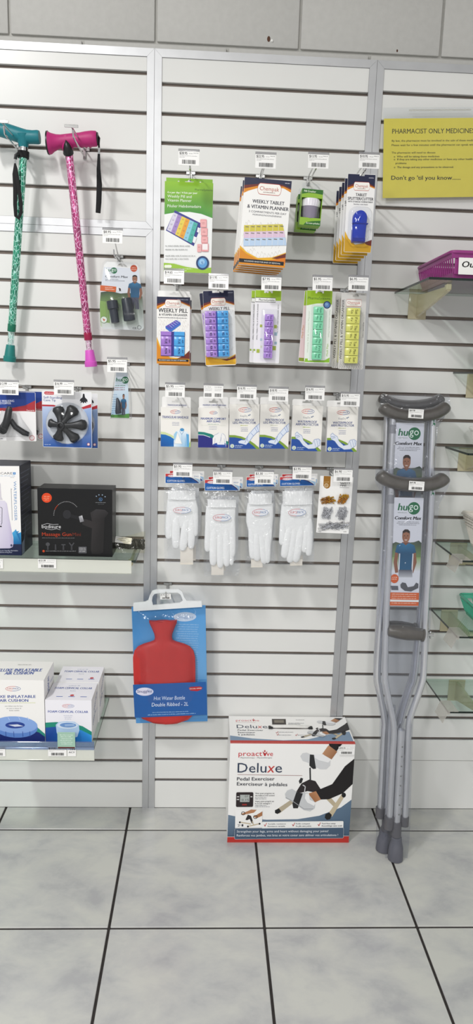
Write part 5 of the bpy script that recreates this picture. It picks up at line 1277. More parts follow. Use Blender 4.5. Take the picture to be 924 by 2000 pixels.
def cane_card(label, q, d):
    r, w, h, a = hung('cane_tip_card', label, 'cane tip', C10, q, d)
    MB().plate(rrect(-w / 2, w / 2, 0, h, .003), 0, .001).build('card', M_WHITEGLOSS, r)
    return r, w, h, a
r, w, h, a = cane_card('blue and white self-standing cane tip card with a six-lobed black tip', [(252, 230), (551, 228), (554, 572), (258, 562)], .17)
a.poly([(254, 232), (549, 230), (552, 570), (260, 560)], 'e9e9ec'); a.poly([(254, 320), (330, 318), (420, 326), (490, 326), (550, 322), (552, 570), (260, 560)], ['b9c9e4', 'b9c9e4', 'b9c9e4', 'b9c9e4', '9cb4dc', '23529e', '23529e'])
a.poly([(254, 312), (320, 312), (400, 330), (470, 330), (549, 300), (549, 322), (480, 338), (400, 338), (320, 322), (254, 322)], 'b5303a')
a.rrect(266, 234, 326, 252, 9, 'c02e38'); a.text('SURGIPACK', 272, 247, 320, 7, 'f0d8d8', .01)
a.text('Self-Standing', 262, 275, 370, 13, '4a5a94', .01); a.text('Cane Tip', 262, 291, 333, 13, '4a5a94', .01)
a.poly([(497, 240), (506, 240), (510, 262), (524, 275), (526, 290), (516, 286), (518, 298), (506, 290), (500, 300), (494, 290), (482, 298), (486, 284), (478, 286), (480, 274), (494, 262)], '23242a')
a.ell(405, 420, 128, 126, 'cfd3da'); a.ell(532, 548, 9, 9, 'e6d8d8'); a.ring(532, 548, 9, 9, 2, 'c03a40'); a.words(268, 545, 306, 6, 'b9cae8', 1)
a.build('card_print', r)
k = a.mx; cc = a.m(372, 432)
sb = MB()
for (x, y, rad) in ((352, 338, 36), (440, 340, 40), (500, 428, 34), (452, 510, 34), (352, 508, 34), (306, 420, 28)):
    p1 = Vector(a.m(x, y)); p0 = Vector(cc); dd = p1 - p0
    sb.tube([(p0.x, -.02, p0.y), (p0.x + dd.x * .45, -.016, p0.y + dd.y * .45), (p0.x + dd.x * .75, -.012, p0.y + dd.y * .75), (p0.x + dd.x * .95, -.01, p0.y + dd.y * .95), (p0.x + dd.x * 1.12, -.008, p0.y + dd.y * 1.12), (p0.x + dd.x * 1.2, -.008, p0.y + dd.y * 1.2)],
            [.008, .0075, rad * k * .72, rad * k, rad * k * .85, rad * k * .4], 14, .7, up=(0, 1, 0))
sb.lathe([(.0105, 0), (.0115, .006), (.0105, .016), (.0075, .017), (.0068, .017), (.0065, .006)], (cc[0], -.014, cc[1]), (0, -1, 0), 22)
tipo = sb.build('rubber_tip', M_BLACKPL, r, 50)
pc = a.m(405, 420); MB().dome(oval(pc[0], pc[1], 126 * k, 124 * a.my, 32), -.0006, -.034, .008, 4).build('blister', M_CLEAR, r, 50)
c = copy_tree(r, 'second self-standing cane tip card, its blue edge showing behind', 'self-standing cane tip cards'); r['group'] = 'self-standing cane tip cards'
c.location = r.location + Vector((.010, .045, -.005))

r, w, h, a = cane_card('blue, red and white walking stopper card with a black three-foot tip', [(-92, 226), (210, 234), (222, 531), (-86, 520)], .17)
a.poly([(-90, 228), (208, 236), (220, 529), (-84, 518)], 'eceaea'); a.poly([(-90, 228), (208, 236), (211, 282), (150, 318), (60, 332), (-20, 330), (-88, 320)], '24418e'); a.poly([(211, 282), (150, 312), (60, 328), (-20, 326), (-88, 316), (-88, 340), (60, 346), (150, 346), (212, 350)], 'a8323a')
a.text('D WALKING', -4, 291, 84, 12, 'e4e8f4', .02); a.text('STOPPER', 0, 305, 66, 12, 'e4e8f4', .02); a.text('Tacrarm', 158, 345, 206, 8, 'f0dcdc', .01, .2); a.rrect(-60, 236, 12, 246, 5, 'c02e38')
a.ell(194, 510, 16, 16, 'f0e4e4'); a.ring(194, 510, 16, 16, 3, 'b8323c'); a.words(-60, 510, 16, 5, '6a6c78', 1)
a.build('card_print', r)
sb = MB(); pt = lambda x, y, yy: (a.m(x, y)[0], yy, a.m(x, y)[1])
sb.tube([pt(70, 318, -.02), pt(66, 340, -.022), pt(58, 390, -.024), pt(40, 445, -.024), pt(34, 468, -.022)], [.006, .0092, .0105, .0105, .008], 16)
sb.tube([pt(70, 395, -.014), pt(100, 440, -.012), pt(150, 475, -.011), pt(182, 486, -.01)], [.007, .008, .0085, .006], 12)
sb.tube([pt(45, 400, -.014), pt(20, 440, -.012), pt(-20, 470, -.011), pt(-44, 480, -.01)], [.007, .008, .0085, .006], 12)
sb.lathe([(.0105, 0), (.0108, .004), (.006, .0055), (.0055, .002)], pt(36, 455, -.03), (0, -1, -.25), 18)
sb.build('rubber_tip', M_BLACKPL, r, 50)
bl = [a.m(*p) for p in ((30, 316), (100, 312), (118, 372), (190, 470), (186, 500), (20, 500), (-50, 498), (-56, 470), (10, 380))][::-1]
MB().dome(bl, -.0006, -.036, .007, 3).build('blister', M_CLEAR, r, 50)
c = copy_tree(r, 'second walking stopper card, its right edge showing behind the first', 'walking stopper cards'); r['group'] = 'walking stopper cards'
c.location = r.location + Vector((.014, .045, .001))

# ------------------------------------------------------------------ glass shelves on the left, with goods
def glass_shelf(name, label, x0, x1, d, z, t=.006, strip=None, edge_only=False, grp=None):
    r = thing(name, label, 'shelf', ((x0 + x1) / 2, 0, z - t), group=grp); hw = (x1 - x0) / 2
    MB().box(-hw + .0008, hw - .0008, -d + .0008, -.003, 0, t).build('pane', M_GLASS, r)
    MB().box(-hw, hw, -d, -d + .0007, 0, t).build('front_edge', M_GLASSEDGE, r); MB().box(-hw, -hw + .0007, -d, -.003, 0, t).build('side_edge', M_GLASSEDGE, r); MB().box(hw - .0007, hw, -d, -.003, 0, t).build('side_edge', M_GLASSEDGE, r)
    return r
S1Z = .921
r = glass_shelf('glass_shelf', 'upper left glass shelf holding the black massage gun box', -.95, .024, .215, S1Z)
hw = (.024 + .95) / 2
sp = MB().rbox(-hw, hw - .012, -.2195, -.2165, -.032, .006, .0008).rbox(-hw, hw - .012, -.2165, -.212, -.034, -.031, .0006).build('ticket_strip', M_ACRYL, r)
for px, pr, sd in ((92, '$121.99', 61), (-12, '$99.95', 62)):
    q = at(px, 1101, .2215)
    k = MB().rbox(-.0255, .0255, -.0003, .0003, 0, .027, .0001).build('price_ticket', M_WHITEGLOSS, r); k.location = (q.x - (-.95 + .024) / 2, -.2212, q.z - .0135 - (S1Z - .006)); ticket_print(k, pr, sd, .051, .027)
def bracket(parent, x, z0, ln, drop=.07, wd=.045, name='bracket'):
    """yellowed plastic shelf bracket: wall plate and arm"""
    b = MB().rbox(x - wd / 2, x + wd / 2, -.004, 0, z0 - drop, z0 + .004, .003, 2)
    n0 = len(b.v)
    b.plate([(-ln, -.006), (-ln, -.018), (-.004, -drop * .92), (-.002, -.002)], -.004, .004)
    b.v[n0:] = [(x + y, X_, Z_ + z0) for X_, y, Z_ in b.v[n0:]]
    b.rbox(x - .007, x + .007, -ln - .002, -ln + .016, z0 - .016, z0 + .0, .002)
    return b.build(name, M_BRACKET, parent, 30)
M_BRACKET = film('yellowed_acrylic', 'eadfba', 1.2, .15, body=.72, body_col='d9cfb0')
bracket(r, hw - .018, 0, .19, .012, .03)

def shelf_box(name, label, cat, x0, x1, z, h, d_front, depth, material, group=None, yaw=0.0):
    r = thing(name, label, cat, ((x0 + x1) / 2, -d_front, z), (0, 0, yaw), group); w = x1 - x0
    MB().rbox(-w / 2, w / 2, 0, depth, 0, h, .0012, 2).build('carton', material, r)
    return r, w
# massage gun box
C11 = (0, 890, 2.98)
fq = P(C11, (218, 190), (653, 196), (655, 590), (222, 583)); zz = S1Z + .0003
bl_, br_ = atz(*fq[3], zz), atz(*fq[2], zz); dF = -(bl_.y + br_.y) / 2; tl_, tr_ = at(*fq[0], dF), at(*fq[1], dF)
r, w = shelf_box('massage_gun_box', 'black massage gun box with orange round sticker on the glass shelf', 'box', (bl_.x + tl_.x) / 2, (br_.x + tr_.x) / 2, zz, (tl_.z + tr_.z) / 2 - zz, dF, .085, mat('black_carton', '0c0c0e', .35, vary=.08, spec=.25))
h = (tl_.z + tr_.z) / 2 - zz; a = Art(fq, w, h, C11); a.full('0f0f11')
a.ell(273, 246, 29, 28, 'd8461e'); a.words(257, 236, 292, 5, 'f0a888', 1); a.words(254, 246, 290, 5, 'f0a888', 2); a.words(260, 256, 286, 5, 'f0a888', 3)
R_ = [(388 + 75 * math.cos(t), 345 - 78 * math.sin(t)) for t in [math.pi * (1.0 - .78 * i / 22) for i in range(23)]]
for i, p in enumerate(R_): a.ell(p[0], p[1], 2.6, 2.6, 'c8481e' if 3 < i < 8 else '8a8a8c', n=8)
a.poly([(525, 330), (560, 308), (610, 312), (632, 330), (610, 360), (602, 560), (580, 572), (535, 570), (528, 545), (535, 420), (480, 400), (470, 362), (510, 370), (535, 378)], ['2a2829', '343234', '343234', '262426', '1e1c1d', '1e1c1d', '1e1c1d', '232122', '232122', '2e2a2b', '2a2829', '2a2829', '302c2e', '2c2829'])
a.ell(390, 340, 24, 26, '26262a'); a.poly([(412, 338), (462, 350), (462, 372), (410, 358)], '1c1c1f'); a.poly([(458, 352), (478, 345), (488, 380), (466, 386)], ['9c9ca0', 'c8c8cc', '77777c', '8a8a90'])
a.text('bodisure', 243, 421, 354, 20, 'd8d8da'); a.line([(248, 402), (275, 394), (310, 400), (340, 398)], 2, 'c8c8cc'); a.line([(262, 424), (300, 430), (330, 424), (350, 430)], 2, 'c8c8cc')
a.text('Massage Gun', 244, 466, 415, 20, 'b03e22', .005); a.text('Mini', 422, 466, 470, 20, '6e2c1e', 0); a.words(244, 476, 436, 4, '77777a', 1)
for i, (x, t) in enumerate(((277, 'o'), (322, 'i'), (368, 't'), (416, 'y'))):
    a.poly([(x - 4, 515), (x + 4, 515), (x + 5, 548), (x - 5, 548)], '3e3e42')
    if i == 0: a.ell(x, 515, 12, 11, '48484c')
    if i == 2: a.rect(x - 12, 514, x + 12, 520, '48484c')
    if i == 3: a.line([(x - 14, 505), (x, 525), (x + 14, 505)], 6, '48484c')
a.rrect(456, 528, 504, 567, 3, '55555a'); a.words(460, 534, 500, 5, 'c8c8c8', 1); a.words(460, 544, 500, 5, 'c8c8c8', 2); a.words(460, 554, 500, 5, 'c8c8c8', 3); a.ell(252, 555, 7, 7, 'c04a26'); a.words(264, 552, 440, 5, '8a8a8c', 1)
a.ring(586, 252, 10, 10, 2, '5a86b8'); a.text('A', 581, 258, 591, 10, '5a86b8')
for x, y in ((561, 234), (576, 226), (596, 226), (612, 236)): a.ell(x, y, 3.5, 3, '9ab0c8', n=8)
a.words(556, 268, 616, 4, '8a8c90', 1); a.words(570, 278, 606, 3, '6a6c70', 1)
a.build('front_print', r)
# water flosser box
xr = atz(41.6, 1086, zz).x; zt = at(41, 910, dF).z
r, w = shelf_box('water_flosser_box', 'white and navy water flosser box cut off by the left edge', 'box', xr - .155, xr, zz, zt - zz, dF + .002, .13, mat('navy_carton', '171b30', .4, vary=.05, spec=.2)); h = zt - zz
C12 = (0, 890, 8.7)
a = Art([(41.6 - 104, 909), (39, 911), (42.3, 1085.5), (41.6 - 103, 1083)], w, h, C12)
a.full('f0eeec'); a.rect(-900, 1500, 380, 1720, '1a2142'); a.rect(-900, 130, 380, 175, '262a4a')
a.text('ORALCARE', -160, 320, 228, 36, '55585c', -.005); a.rect(238, 285, 280, 322, '2f7ec0'); a.text('+', 248, 316, 270, 28, 'dfeaf4', .02); a.text('AQUA-PULSE', -100, 352, 272, 14, '8ab4d8'); a.words(195, 366, 260, 9, '8a8c90', 1)
a.text('WATERFLOSSER', 246, 430, 256, 42, '6a94c4', -.006, 0, y1=1092); a.words(205, 560, 220, 8, '6a6c70', 1)
a.line([(206, 552), (218, 1086)], 7, '9a9ca0')
a.poly([(10, 445), (25, 445), (40, 480), (42, 560), (48, 690), (70, 740), (0, 740), (18, 690), (22, 560), (15, 480)], 'cfcbd2'); a.poly([(-150, 745), (100, 755), (135, 800), (170, 1050), (205, 1250), (235, 1480), (220, 1550), (170, 1572), (-150, 1575)], ['d8d3e2', 'd8d3e2', 'cdc6dc', 'c4bcd6', 'bcb2d0', 'b4aaca', 'b4aaca', 'c4bcd6', 'd8d3e2'])
a.line([(30, 860), (58, 880), (52, 1130), (35, 1165)], 8, '2a2c36'); a.rect(-100, 1180, 48, 1202, '23242c')
for y in (920, 980, 1040, 1100): a.rect(-10, y, 28, y + 6, '9a98a4')
a.poly([(236, 1500), (232, 1380), (215, 1300), (250, 1270), (275, 1240), (290, 1275), (330, 1270), (300, 1310), (362, 1290), (366, 1500)], ['17629c', '2a8cc4', '4aa6d8', '4aa6d8', '2a8cc4', '2a8cc4', '4aa6d8', '1a6ca8', '3a9cd0', '0f5288']); a.ell(200, 1520, 16, 22, '3a3f5c')
a.text('unique soft and user friendly alternative', -160, 1622, 306, 22, 'c8cce0'); a.text('to traditional string floss', -60, 1652, 208, 22, 'c8cce0')
a.build('front_print', r)
b = Art([(0, 0), (100, 0), (100, 100), (0, 100)], .13, h)
for i in range(14): b.words(8, 8 + i * 5.2, 90 - (i % 4) * 9, 1.6, '5f657e', i)
b.poly([(2, 86), (22, 84), (40, 66), (42, 68), (26, 88), (24, 99), (2, 99)], '77809a'); b.build('side_print', r, 0, Matrix.Translation((w / 2, .065, 0)) @ Matrix.Rotation(math.radians(90), 4, 'Z'))
# rolled black strap in a bag
q0 = at(218, 1047, .11); q1 = at(281, 1051, .11)
r = thing('rolled_strap', 'twisted black strap in a clear bag with a white paper label', 'strap', ((q0.x + q1.x) / 2, -.11, S1Z + .0005)); Ls = (q1.x - q0.x)
tw = MB(); pts = []; rs = []
for i in range(25):
    t = i / 24; pts.append((-Ls / 2 + Ls * t, .003 * math.sin(t * 17), .0215 + .002 * math.cos(t * 17))); rs.append((.0125 + .0025 * math.sin(t * 34)) * (1 if .04 < t < .96 else .6))
tw.tube(pts, rs, 12); 
for ph in (0, 2.1, 4.2):
    tw.tube([(-Ls / 2 + Ls * i / 40, .0125 * math.cos(i * .5 + ph), .0215 + .0125 * math.sin(i * .5 + ph)) for i in range(41)], .005, 6, .6)
tw.build('webbing', mat('black_nylon', '16171a', .5, vary=.2, scale=200), r, 50)
lb = MB().rbox(-.024, .024, -.0003, .0003, 0, .019, .0001).build('paper_label', M_WHITE, r); lb.location = (-.012, -.019, .028); lb.rotation_euler = (math.radians(-30), math.radians(6), 0)
b = Art([(0, 0), (100, 0), (100, 40), (0, 40)], .048, .019); b.words(6, 8, 80, 4, '77797c', 1); b.words(8, 20, 90, 4, '5a5c60', 2); b.words(60, 30, 84, 4, '5a5c60', 3); b.build('label_print', lb, -.0005)
fm = MB(); vs = []
for j in range(7):
    for i in range(11):
        u_, v_ = i / 10, j / 6; vs.append((-Ls * .5 + Ls * 1.06 * u_, -.024 + .01 * v_ + .003 * math.sin(i * 1.7 + j), .0005 + (.035 + .03 * u_) * v_))
fm.add(vs, [(j * 11 + i, j * 11 + i + 1, (j + 1) * 11 + i + 1, (j + 1) * 11 + i) for j in range(6) for i in range(10)])
fm.build('clear_bag', film('yellowed_film', 'fbf9ee', .7, .12, bump=.6, scale=40, body=.02, body_col='e8e2b8'), r, 80)

# lower shelf
S2Z = .399
r = glass_shelf('glass_shelf', 'lower left glass shelf holding the air cushion and collar boxes', -.95, -.081, .315, S2Z)
hw = (.95 - .081) / 2; xc_ = (-.95 - .081) / 2
MB().rbox(-hw, hw, -.3195, -.3165, -.034, .006, .0008).rbox(-hw, hw, -.3165, -.312, -.036, -.033, .0006).build('ticket_strip', M_ACRYL, r)
M_LIPGLASS = film('blue_lip_glass', 'c8d4ea', 1.0, .05, body=.12, body_col='b8c8e8')
MB().rbox(-hw, hw, -.3215, -.3165, .0, .024, .0008).build('front_lip', M_LIPGLASS, r)
for px, pr, sd, wd_ in ((112, '$17.95', 71, .052), (-8, '$34.95', 72, .052)):
    q = at(px, 1468, .3215)
    k = MB().rbox(-wd_ / 2, wd_ / 2, -.0003, .0003, 0, .029, .0001).build('price_ticket', M_WHITEGLOSS, r); k.location = (q.x - xc_, -.3212, q.z - .0145 - (S2Z - .006)); ticket_print(k, pr, sd, wd_, .029)
q = at(140, 1468, .3215); k = MB().rbox(-.012, .012, -.0003, .0003, 0, .029, .0001).build('price_ticket', M_WHITEGLOSS, r); k.location = (q.x - xc_, -.3211, q.z - .0145 - (S2Z - .006))
b = Art([(0, 0), (100, 0), (100, 100), (0, 100)], .024, .029); b.text('/288', 12, 34, 92, 18, '2a2a2c', .02); b.text('ACY', 16, 66, 86, 18, '2a2a2c', .02); b.build('ticket_print', k, -.0005)
bracket(r, hw - .03, 0, .2, .014, .03)
C13 = (0, 1280, 3.85)
def surg_box(name, label, fq, depth, d=None, yaw=0.0):
    z_ = S2Z + .0003
    b0, b1 = atz(*fq[3], z_), atz(*fq[2], z_); dF = d or -(b0.y + b1.y) / 2; t0, t1 = at(*fq[0], dF), at(*fq[1], dF); b0, b1 = at(*fq[3], dF), at(*fq[2], dF)
    h = (t0.z + t1.z) / 2 - z_
    r, w = shelf_box(name, label, 'box', (b0.x + t0.x) / 2, (b1.x + t1.x) / 2, z_, h, dF, depth, M_WHITEGLOSS, None, yaw)
    return r, w, h, dF
# air cushion (its left third is outside the photo)
fq = P(C13, (-150, 180), (333, 188), (338, 655), (-145, 650)); r, w, h, dF = surg_box('air_cushion_box', 'deluxe inflatable air cushion box with a blue ring pictured, far left', fq, .13)
a = Art(fq, w, h, C13); a.full('efedea'); surgi(a, 102, 250, 57, 18, ring=3)
a.text('DELUXE INFLATABLE', -95, 318, 270, 20, '2c4a96', .03); a.text('AIR CUSHION', 0, 347, 214, 20, '2c4a96', .03); a.rect(-40, 353, 268, 357, 'd8dcb0')
for y, x0, x1 in ((375, 38, 175), (392, 50, 162), (408, 70, 146)): a.words(x0, y, x1, 9, 'b4b4b2', y)
a.poly([(-150, 470), (0, 480), (200, 520), (280, 540), (338, 590), (338, 655), (-145, 650)], '2f8a78'); a.poly([(-150, 520), (0, 530), (200, 550), (290, 578), (338, 612), (338, 655), (-145, 650)], '1c2a6a')
a.poly([(-145, 660), (338, 655), (338, 653), (-145, 648)], '1c2a6a')
a.ell(115, 538, 168, 80, '5f86c8', .05); a.ell(115, 520, 166, 64, '86a6dc', .05); a.ell(112, 522, 74, 25, '24408e'); a.poly([(60, 520), (130, 516), (176, 530), (110, 534)], 'cfd6e6')
for x in (-10, 40, 100, 168, 222): a.line([(x, 570), (x + 2, 610)], 4, '2f4a94')
for x in (60, 140, 205): a.line([(x, 462), (x + 12, 485)], 4, 'b8cbee')
a.build('front_print', r)
tq = P(C13, (-110, 96), (374, 97), (333, 188), (-150, 180)); a = Art(tq, w, .13, C13); a.full('efedea'); a.text('DELUXE INFLATABLE', -70, 146, 292, 14, '3a549c', .03); a.text('AIR CUSHION', 14, 160, 232, 13, '3a549c', .03); a.words(90, 110, 200, 6, 'b0b0ae', 1)
a.build('top_print', r, 0, Matrix.Translation((0, 0, h)) @ Matrix.Rotation(math.radians(-90), 4, 'X'))
b = Art([(0, 0), (100, 0), (100, 100), (0, 100)], .13, h); b.text('AIR CUSHION', 50, 50, 50, 16, '3a549c', .02, y1=8); b.words(60, 20, 90, 3, '9aa8cc', 1); b.build('side_print', r, 0, Matrix.Translation((w / 2, .065, 0)) @ Matrix.Rotation(math.radians(90), 4, 'Z'))

fq = P(C13, (341, 337), (688, 335), (692, 655), (341, 652)); r, w, h, dF = surg_box('collar_box', 'foam cervical collar box at the front with a green sign before it', fq, .115)
a = Art(fq, w, h, C13); a.full('eceaf0'); surgi(a, 512, 380, 45, 14, ring=2.4); a.text('FOAM CERVICAL COLLAR', 362, 430, 662, 16, '2f4c9c', .03)
for y, x0, x1 in ((448, 478, 546), (460, 484, 540), (473, 486, 538)): a.words(x0, y, x1, 6, 'b4b8cc', y)
a.poly([(341, 505), (420, 500), (540, 510), (620, 530), (692, 572), (692, 655), (341, 652)], '1f8a74'); a.poly([(341, 542), (420, 535), (520, 545), (610, 560), (692, 600), (692, 655), (341, 652)], ['1c4f9c', '1c4f9c', '2260b0', '2f86d0', '3a9ae0', '2f86d0', '1c3f8c'])
a.poly([(418, 520), (440, 500), (500, 492), (560, 497), (592, 520), (596, 560), (580, 610), (556, 618), (440, 612), (424, 580)], 'b4cdea'); a.ell(506, 524, 78, 26, 'd6e3f2'); a.ell(510, 522, 62, 18, '6f96cc'); a.poly([(485, 516), (556, 512), (560, 528), (486, 532)], '9cb8e0')
a.build('front_print', r)
def collar_top(r, w, dep, h, dots):
    a = Art([(0, 0), (100, 0), (100, 100), (0, 100)], w, dep); a.full('eceaf0'); a.text('FOAM CERVICAL COLLAR', 10, 38, 92, 11, '3a4f96', .02); a.words(38, 16, 66, 5, 'b0b4c8', 1); a.words(46, 46, 60, 5, 'b0b4c8', 1)
    for x in (28, 54, 80): a.rect(x - 7, 80, x + 7, 83, '4a66b0'); 
    a.ell(dots, 74, 4.5, 5, 'c03a3e'); a.build('top_print', r, 0, Matrix.Translation((0, 0, h)) @ Matrix.Rotation(math.radians(-90), 4, 'X'))
    b = Art([(0, 0), (100, 0), (100, 100), (0, 100)], dep, h); b.text('FOAM COLLAR', 40, 44, 90, 10, '3a549c', .02, y1=20); b.text('CERVICAL', 20, 70, 60, 9, '3a549c', .02, y1=50); b.words(60, 54, 90, 3, '9aa8cc', 1); b.build('side_print', r, 0, Matrix.Translation((w / 2, dep / 2, 0)) @ Matrix.Rotation(math.radians(90), 4, 'Z'))
collar_top(r, w, .115, h, 54)
r0 = r
r, w2 = shelf_box('collar_box', 'foam cervical collar box standing behind, against the slat panel', 'box', r0.location.x - w / 2 + .001, r0.location.x + w / 2 - .001, S2Z + .0003, h, dF - .119, .115, M_WHITEGLOSS)
r.location.x += .004; collar_top(r, w2, .115, h, 80)
# small green sign in front of the collar box
q0 = at(112, 1430, .3235); q1 = at(147, 1462, .3235)
s_ = thing('shelf_sign', 'small pale green notice card clipped in front of the collar box', 'sign', ((q0.x + q1.x) / 2, -.3235, q1.z)); sw, shh = q1.x - q0.x, q0.z - q1.z
MB().rbox(-sw / 2, sw / 2, -.0003, .0004, 0, shh, .0001).build('card', mat('pale_green_card', '9dc0ac', .5, vary=.03), s_)
b = Art([(0, 0), (100, 0), (100, 100), (0, 100)], sw, shh); b.rect(2, 90, 98, 99, '5a2228')
for i in range(6): b.words(14 + (i % 3) * 4, 14 + i * 11, 88 - (i % 2) * 8, 5, 'dfeee4', i)
b.build('card_print', s_, -.0004)

# ------------------------------------------------------------------ yellow notice on the right panel
CY = (740, 200, 5.022)
r, w, h, a = hung('notice_sheet', 'yellow pharmacist only medicines notice in a clear sleeve', 'sign', CY, [(58, 140), (1140, 168), (1120, 938), (30, 925)], .016)
MB().rbox(-w / 2, w / 2, 0, .0004, 0, h, .0001).build('paper', mat('yellow_paper', 'e6d650', .6, vary=.02), r)
sl = lambda x: x * .025
def ln(s, x0, x1, y, cap, b=0.008, col='2b2a1c'): a.text(s, x0, y + sl(x0), x1, cap, col, b, 0, y1=y + sl(x1))
ln('PHARMACIST ONLY MEDICINES (S3)', 137, 1040, 285, 46)
ln('By law, the pharmacist must be involved in the sale of these medicines.', 132, 985, 364, 19, .014); ln('Please wait for a few minutes until the pharmacist can speak with you.', 130, 1000, 406, 19, .014)
ln('The pharmacist will need to discuss', 128, 558, 480, 18, .014); ln('o  Who will be taking these medicines', 148, 598, 518, 18, .014); ln('o  If they are taking any other medicines or have any other health', 148, 922, 546, 18, .014); ln('problems', 165, 272, 584, 18, .014); ln('o  The dosage and any precautions to be observed.', 148, 737, 624, 18, .014)
ln("Don't go 'til you know......", 120, 805, 740, 40, .012)
a.build('notice_print', r)
t_ = a.m(190, 55)[1]
MB().plate(rrect(-w / 2 - .004, w / 2 + .004, -.004, t_ + .004, .004), -.0012, -.0009).build('clear_sleeve', M_CLEAR, r)
p0 = a.m(300, 62); p1 = a.m(900, 96); MB().plate(rrect(p0[0], p1[0], p1[1], p0[1], .003), -.0022, -.0014).build('sleeve_header', film('milky_sleeve', 'eeeeea', 1.2, .1, body=.25, body_col='e8e8e4'), r)

# ------------------------------------------------------------------ glass shelves on the right
def right_shelf(label, x0, d, z, bx, corner=False, tick=True):
    r = glass_shelf('glass_shelf', label, x0, 1.75, d, z, grp='glass shelves on the right panel'); xc = (x0 + 1.75) / 2
    bracket(r, bx - xc, -.001, d * .82, .07, .055)
    MB().lathe([(.007, 0), (.007, .0035)], (bx - xc + .004, -d * .72, -.0036), (0, 0, 1), 14).build('rubber_foot', M_CLEAR, r, 30)
    if corner:
        # clear ticket holder clipped on the front corner, its blank face slanting down
        k = MB(); hx = x0 - xc
        k.add([(hx - .001, -d + .07, .007), (hx - .001, -d - .004, .007), (hx - .016, -d - .004, -.03), (hx - .016, -d + .07, -.03),
               (hx + .0005, -d + .07, .007), (hx + .0005, -d - .004, .007), (hx - .0145, -d - .004, -.03), (hx - .0145, -d + .07, -.03)],
              [(0, 1, 2, 3), (7, 6, 5, 4), (0, 4, 5, 1), (1, 5, 6, 2), (2, 6, 7, 3), (3, 7, 4, 0)])
        k.rbox(hx - .002, hx + .03, -d - .004, -d + .07, .0065, .0078, .0003)
        k.rbox(hx - .002, hx + .004, -d - .006, -d + .002, -.003, .009, .0008)
        k.build('ticket_holder', M_HOLD, r)
    return r
M_HOLD = film('clear_holder', 'f0f0ee', 1.4, .12, body=.35, body_col='dcd8d0')
right_shelf('top right glass shelf under the purple basket', .765, .34, 1.704, .837)
right_shelf('second right glass shelf, seen edge-on at eye level', .962, .26, 1.477, 1.035)
right_shelf('third right glass shelf under the white ribbed tub', .958, .2, 1.25, 1.03)
right_shelf('fourth right glass shelf under the white woven basket', .952, .235, .946, 1.03, True)
right_shelf('fifth right glass shelf under the teal basket', .958, .25, .722, 1.02, True)
right_shelf('lowest right glass shelf, empty but for a clear corner holder', .958, .235, .479, 1.067, True)

def basket(name, label, x0, x1, d0, d1, z0, z1, ins, col, nx, ny, slot=(.25, .85), rim=.004, woven=False):
    """tapered plastic basket: rim rectangle x0..x1, d0..d1 at z1, floor inset by ins at z0, slotted sides"""
    r = thing(name, label, 'basket', ((x0 + x1) / 2, -(d0 + d1) / 2, z0)); W = (x1 - x0) / 2; D = (d1 - d0) / 2; H = z1 - z0
    M_ = col
    def wall(t): return W - ins * (1 - t), D - ins * (1 - t)
    def ring_box(t0, t1, th=.0022):
        b = MB(); w0, dd0 = wall(t0); w1, dd1 = wall(t1)
        def R_(w_, d_, z_): return [(-w_, -d_, z_), (w_, -d_, z_), (w_, d_, z_), (-w_, d_, z_)]
        vs = R_(w0, dd0, H * t0) + R_(w1, dd1, H * t1) + R_(w1 - th, dd1 - th, H * t1) + R_(w0 - th, dd0 - th, H * t0)
        fs = []
        for k in range(4):
            for j in range(4): fs.append((k * 4 + j, k * 4 + (j + 1) % 4, ((k + 1) % 4) * 4 + (j + 1) % 4, ((k + 1) % 4) * 4 + j))
        return b.add(vs, fs)
    ring_box(0.0, slot[0]).build('lower_band', M_, r); ring_box(slot[1], 1.0).build('upper_band', M_, r)
    wb, db = wall(0); MB().rbox(-wb, wb, -db, db, 0, .002, .0005).build('basket_floor', M_, r)
    c = rrect(-W, W, -D, D, .012, 4); MB().tube([(x, y, H) for x, y in c], rim, 8, closed=True, up=(0, 0, 1)).build('rim', M_, r, 50)
    bars = []
    w0, dd0 = wall(slot[0] * .9); w1, dd1 = wall(slot[1] * 1.05)
    for i in range(nx + 1):
        u = -1 + 2 * i / nx
        for s in (-1, 1): bars.append(((u * w0, s * dd0, H * slot[0] * .9), (u * w1, s * dd1, H * min(1, slot[1] * 1.05))))
    for i in range(1, ny):
        u = -1 + 2 * i / ny
        for s in (-1, 1): bars.append(((s * w0, u * dd0, H * slot[0] * .9), (s * w1, u * dd1, H * min(1, slot[1] * 1.05))))
    for p, q in bars:
        MB().tube([(p[0] * .995, p[1] * .995, p[2]), (q[0] * .995, q[1] * .995, q[2])], .0021, 6).build('bar', M_, r)
    if woven:
        for k in range(4):
            t = slot[1] + (1 - slot[1]) * (k + .5) / 4; w2, d2 = wall(t); n = 64; pts = []
            per = [(-w2, -d2), (w2, -d2), (w2, d2), (-w2, d2)]
            for e in range(4):
                p, q = per[e], per[(e + 1) % 4]
                for i in range(16):
                    u = i / 16; nx_, ny_ = ((q[1] - p[1]), -(q[0] - p[0])); L_ = math.hypot(nx_, ny_); s = (.0022 if (i + k) % 2 else -.0008)
                    pts.append((p[0] + (q[0] - p[0]) * u + nx_ / L_ * s, p[1] + (q[1] - p[1]) * u + ny_ / L_ * s, H * t))
            MB().tube(pts, .0032, 6, closed=True, up=(0, 0, 1)).build('woven_strand', M_, r, 50)
    return r, W, D, H
M_PUR = mat('purple_basket_plastic', '93357c', .35, vary=.03); M_TEALB = film('teal_basket_plastic', '9fdcc8', .9, .2, body=.72, body_col='5fbfa2'); M_WICK = mat('offwhite_plastic', 'dcd6cc', .45, vary=.04)
r, W, D, H = basket('storage_basket', 'purple slotted plastic basket with an outgoing label', .826, 1.18, .015, .312, 1.7043, 1.771, .014, M_PUR, 22, 18, (.28, .78), .0045)
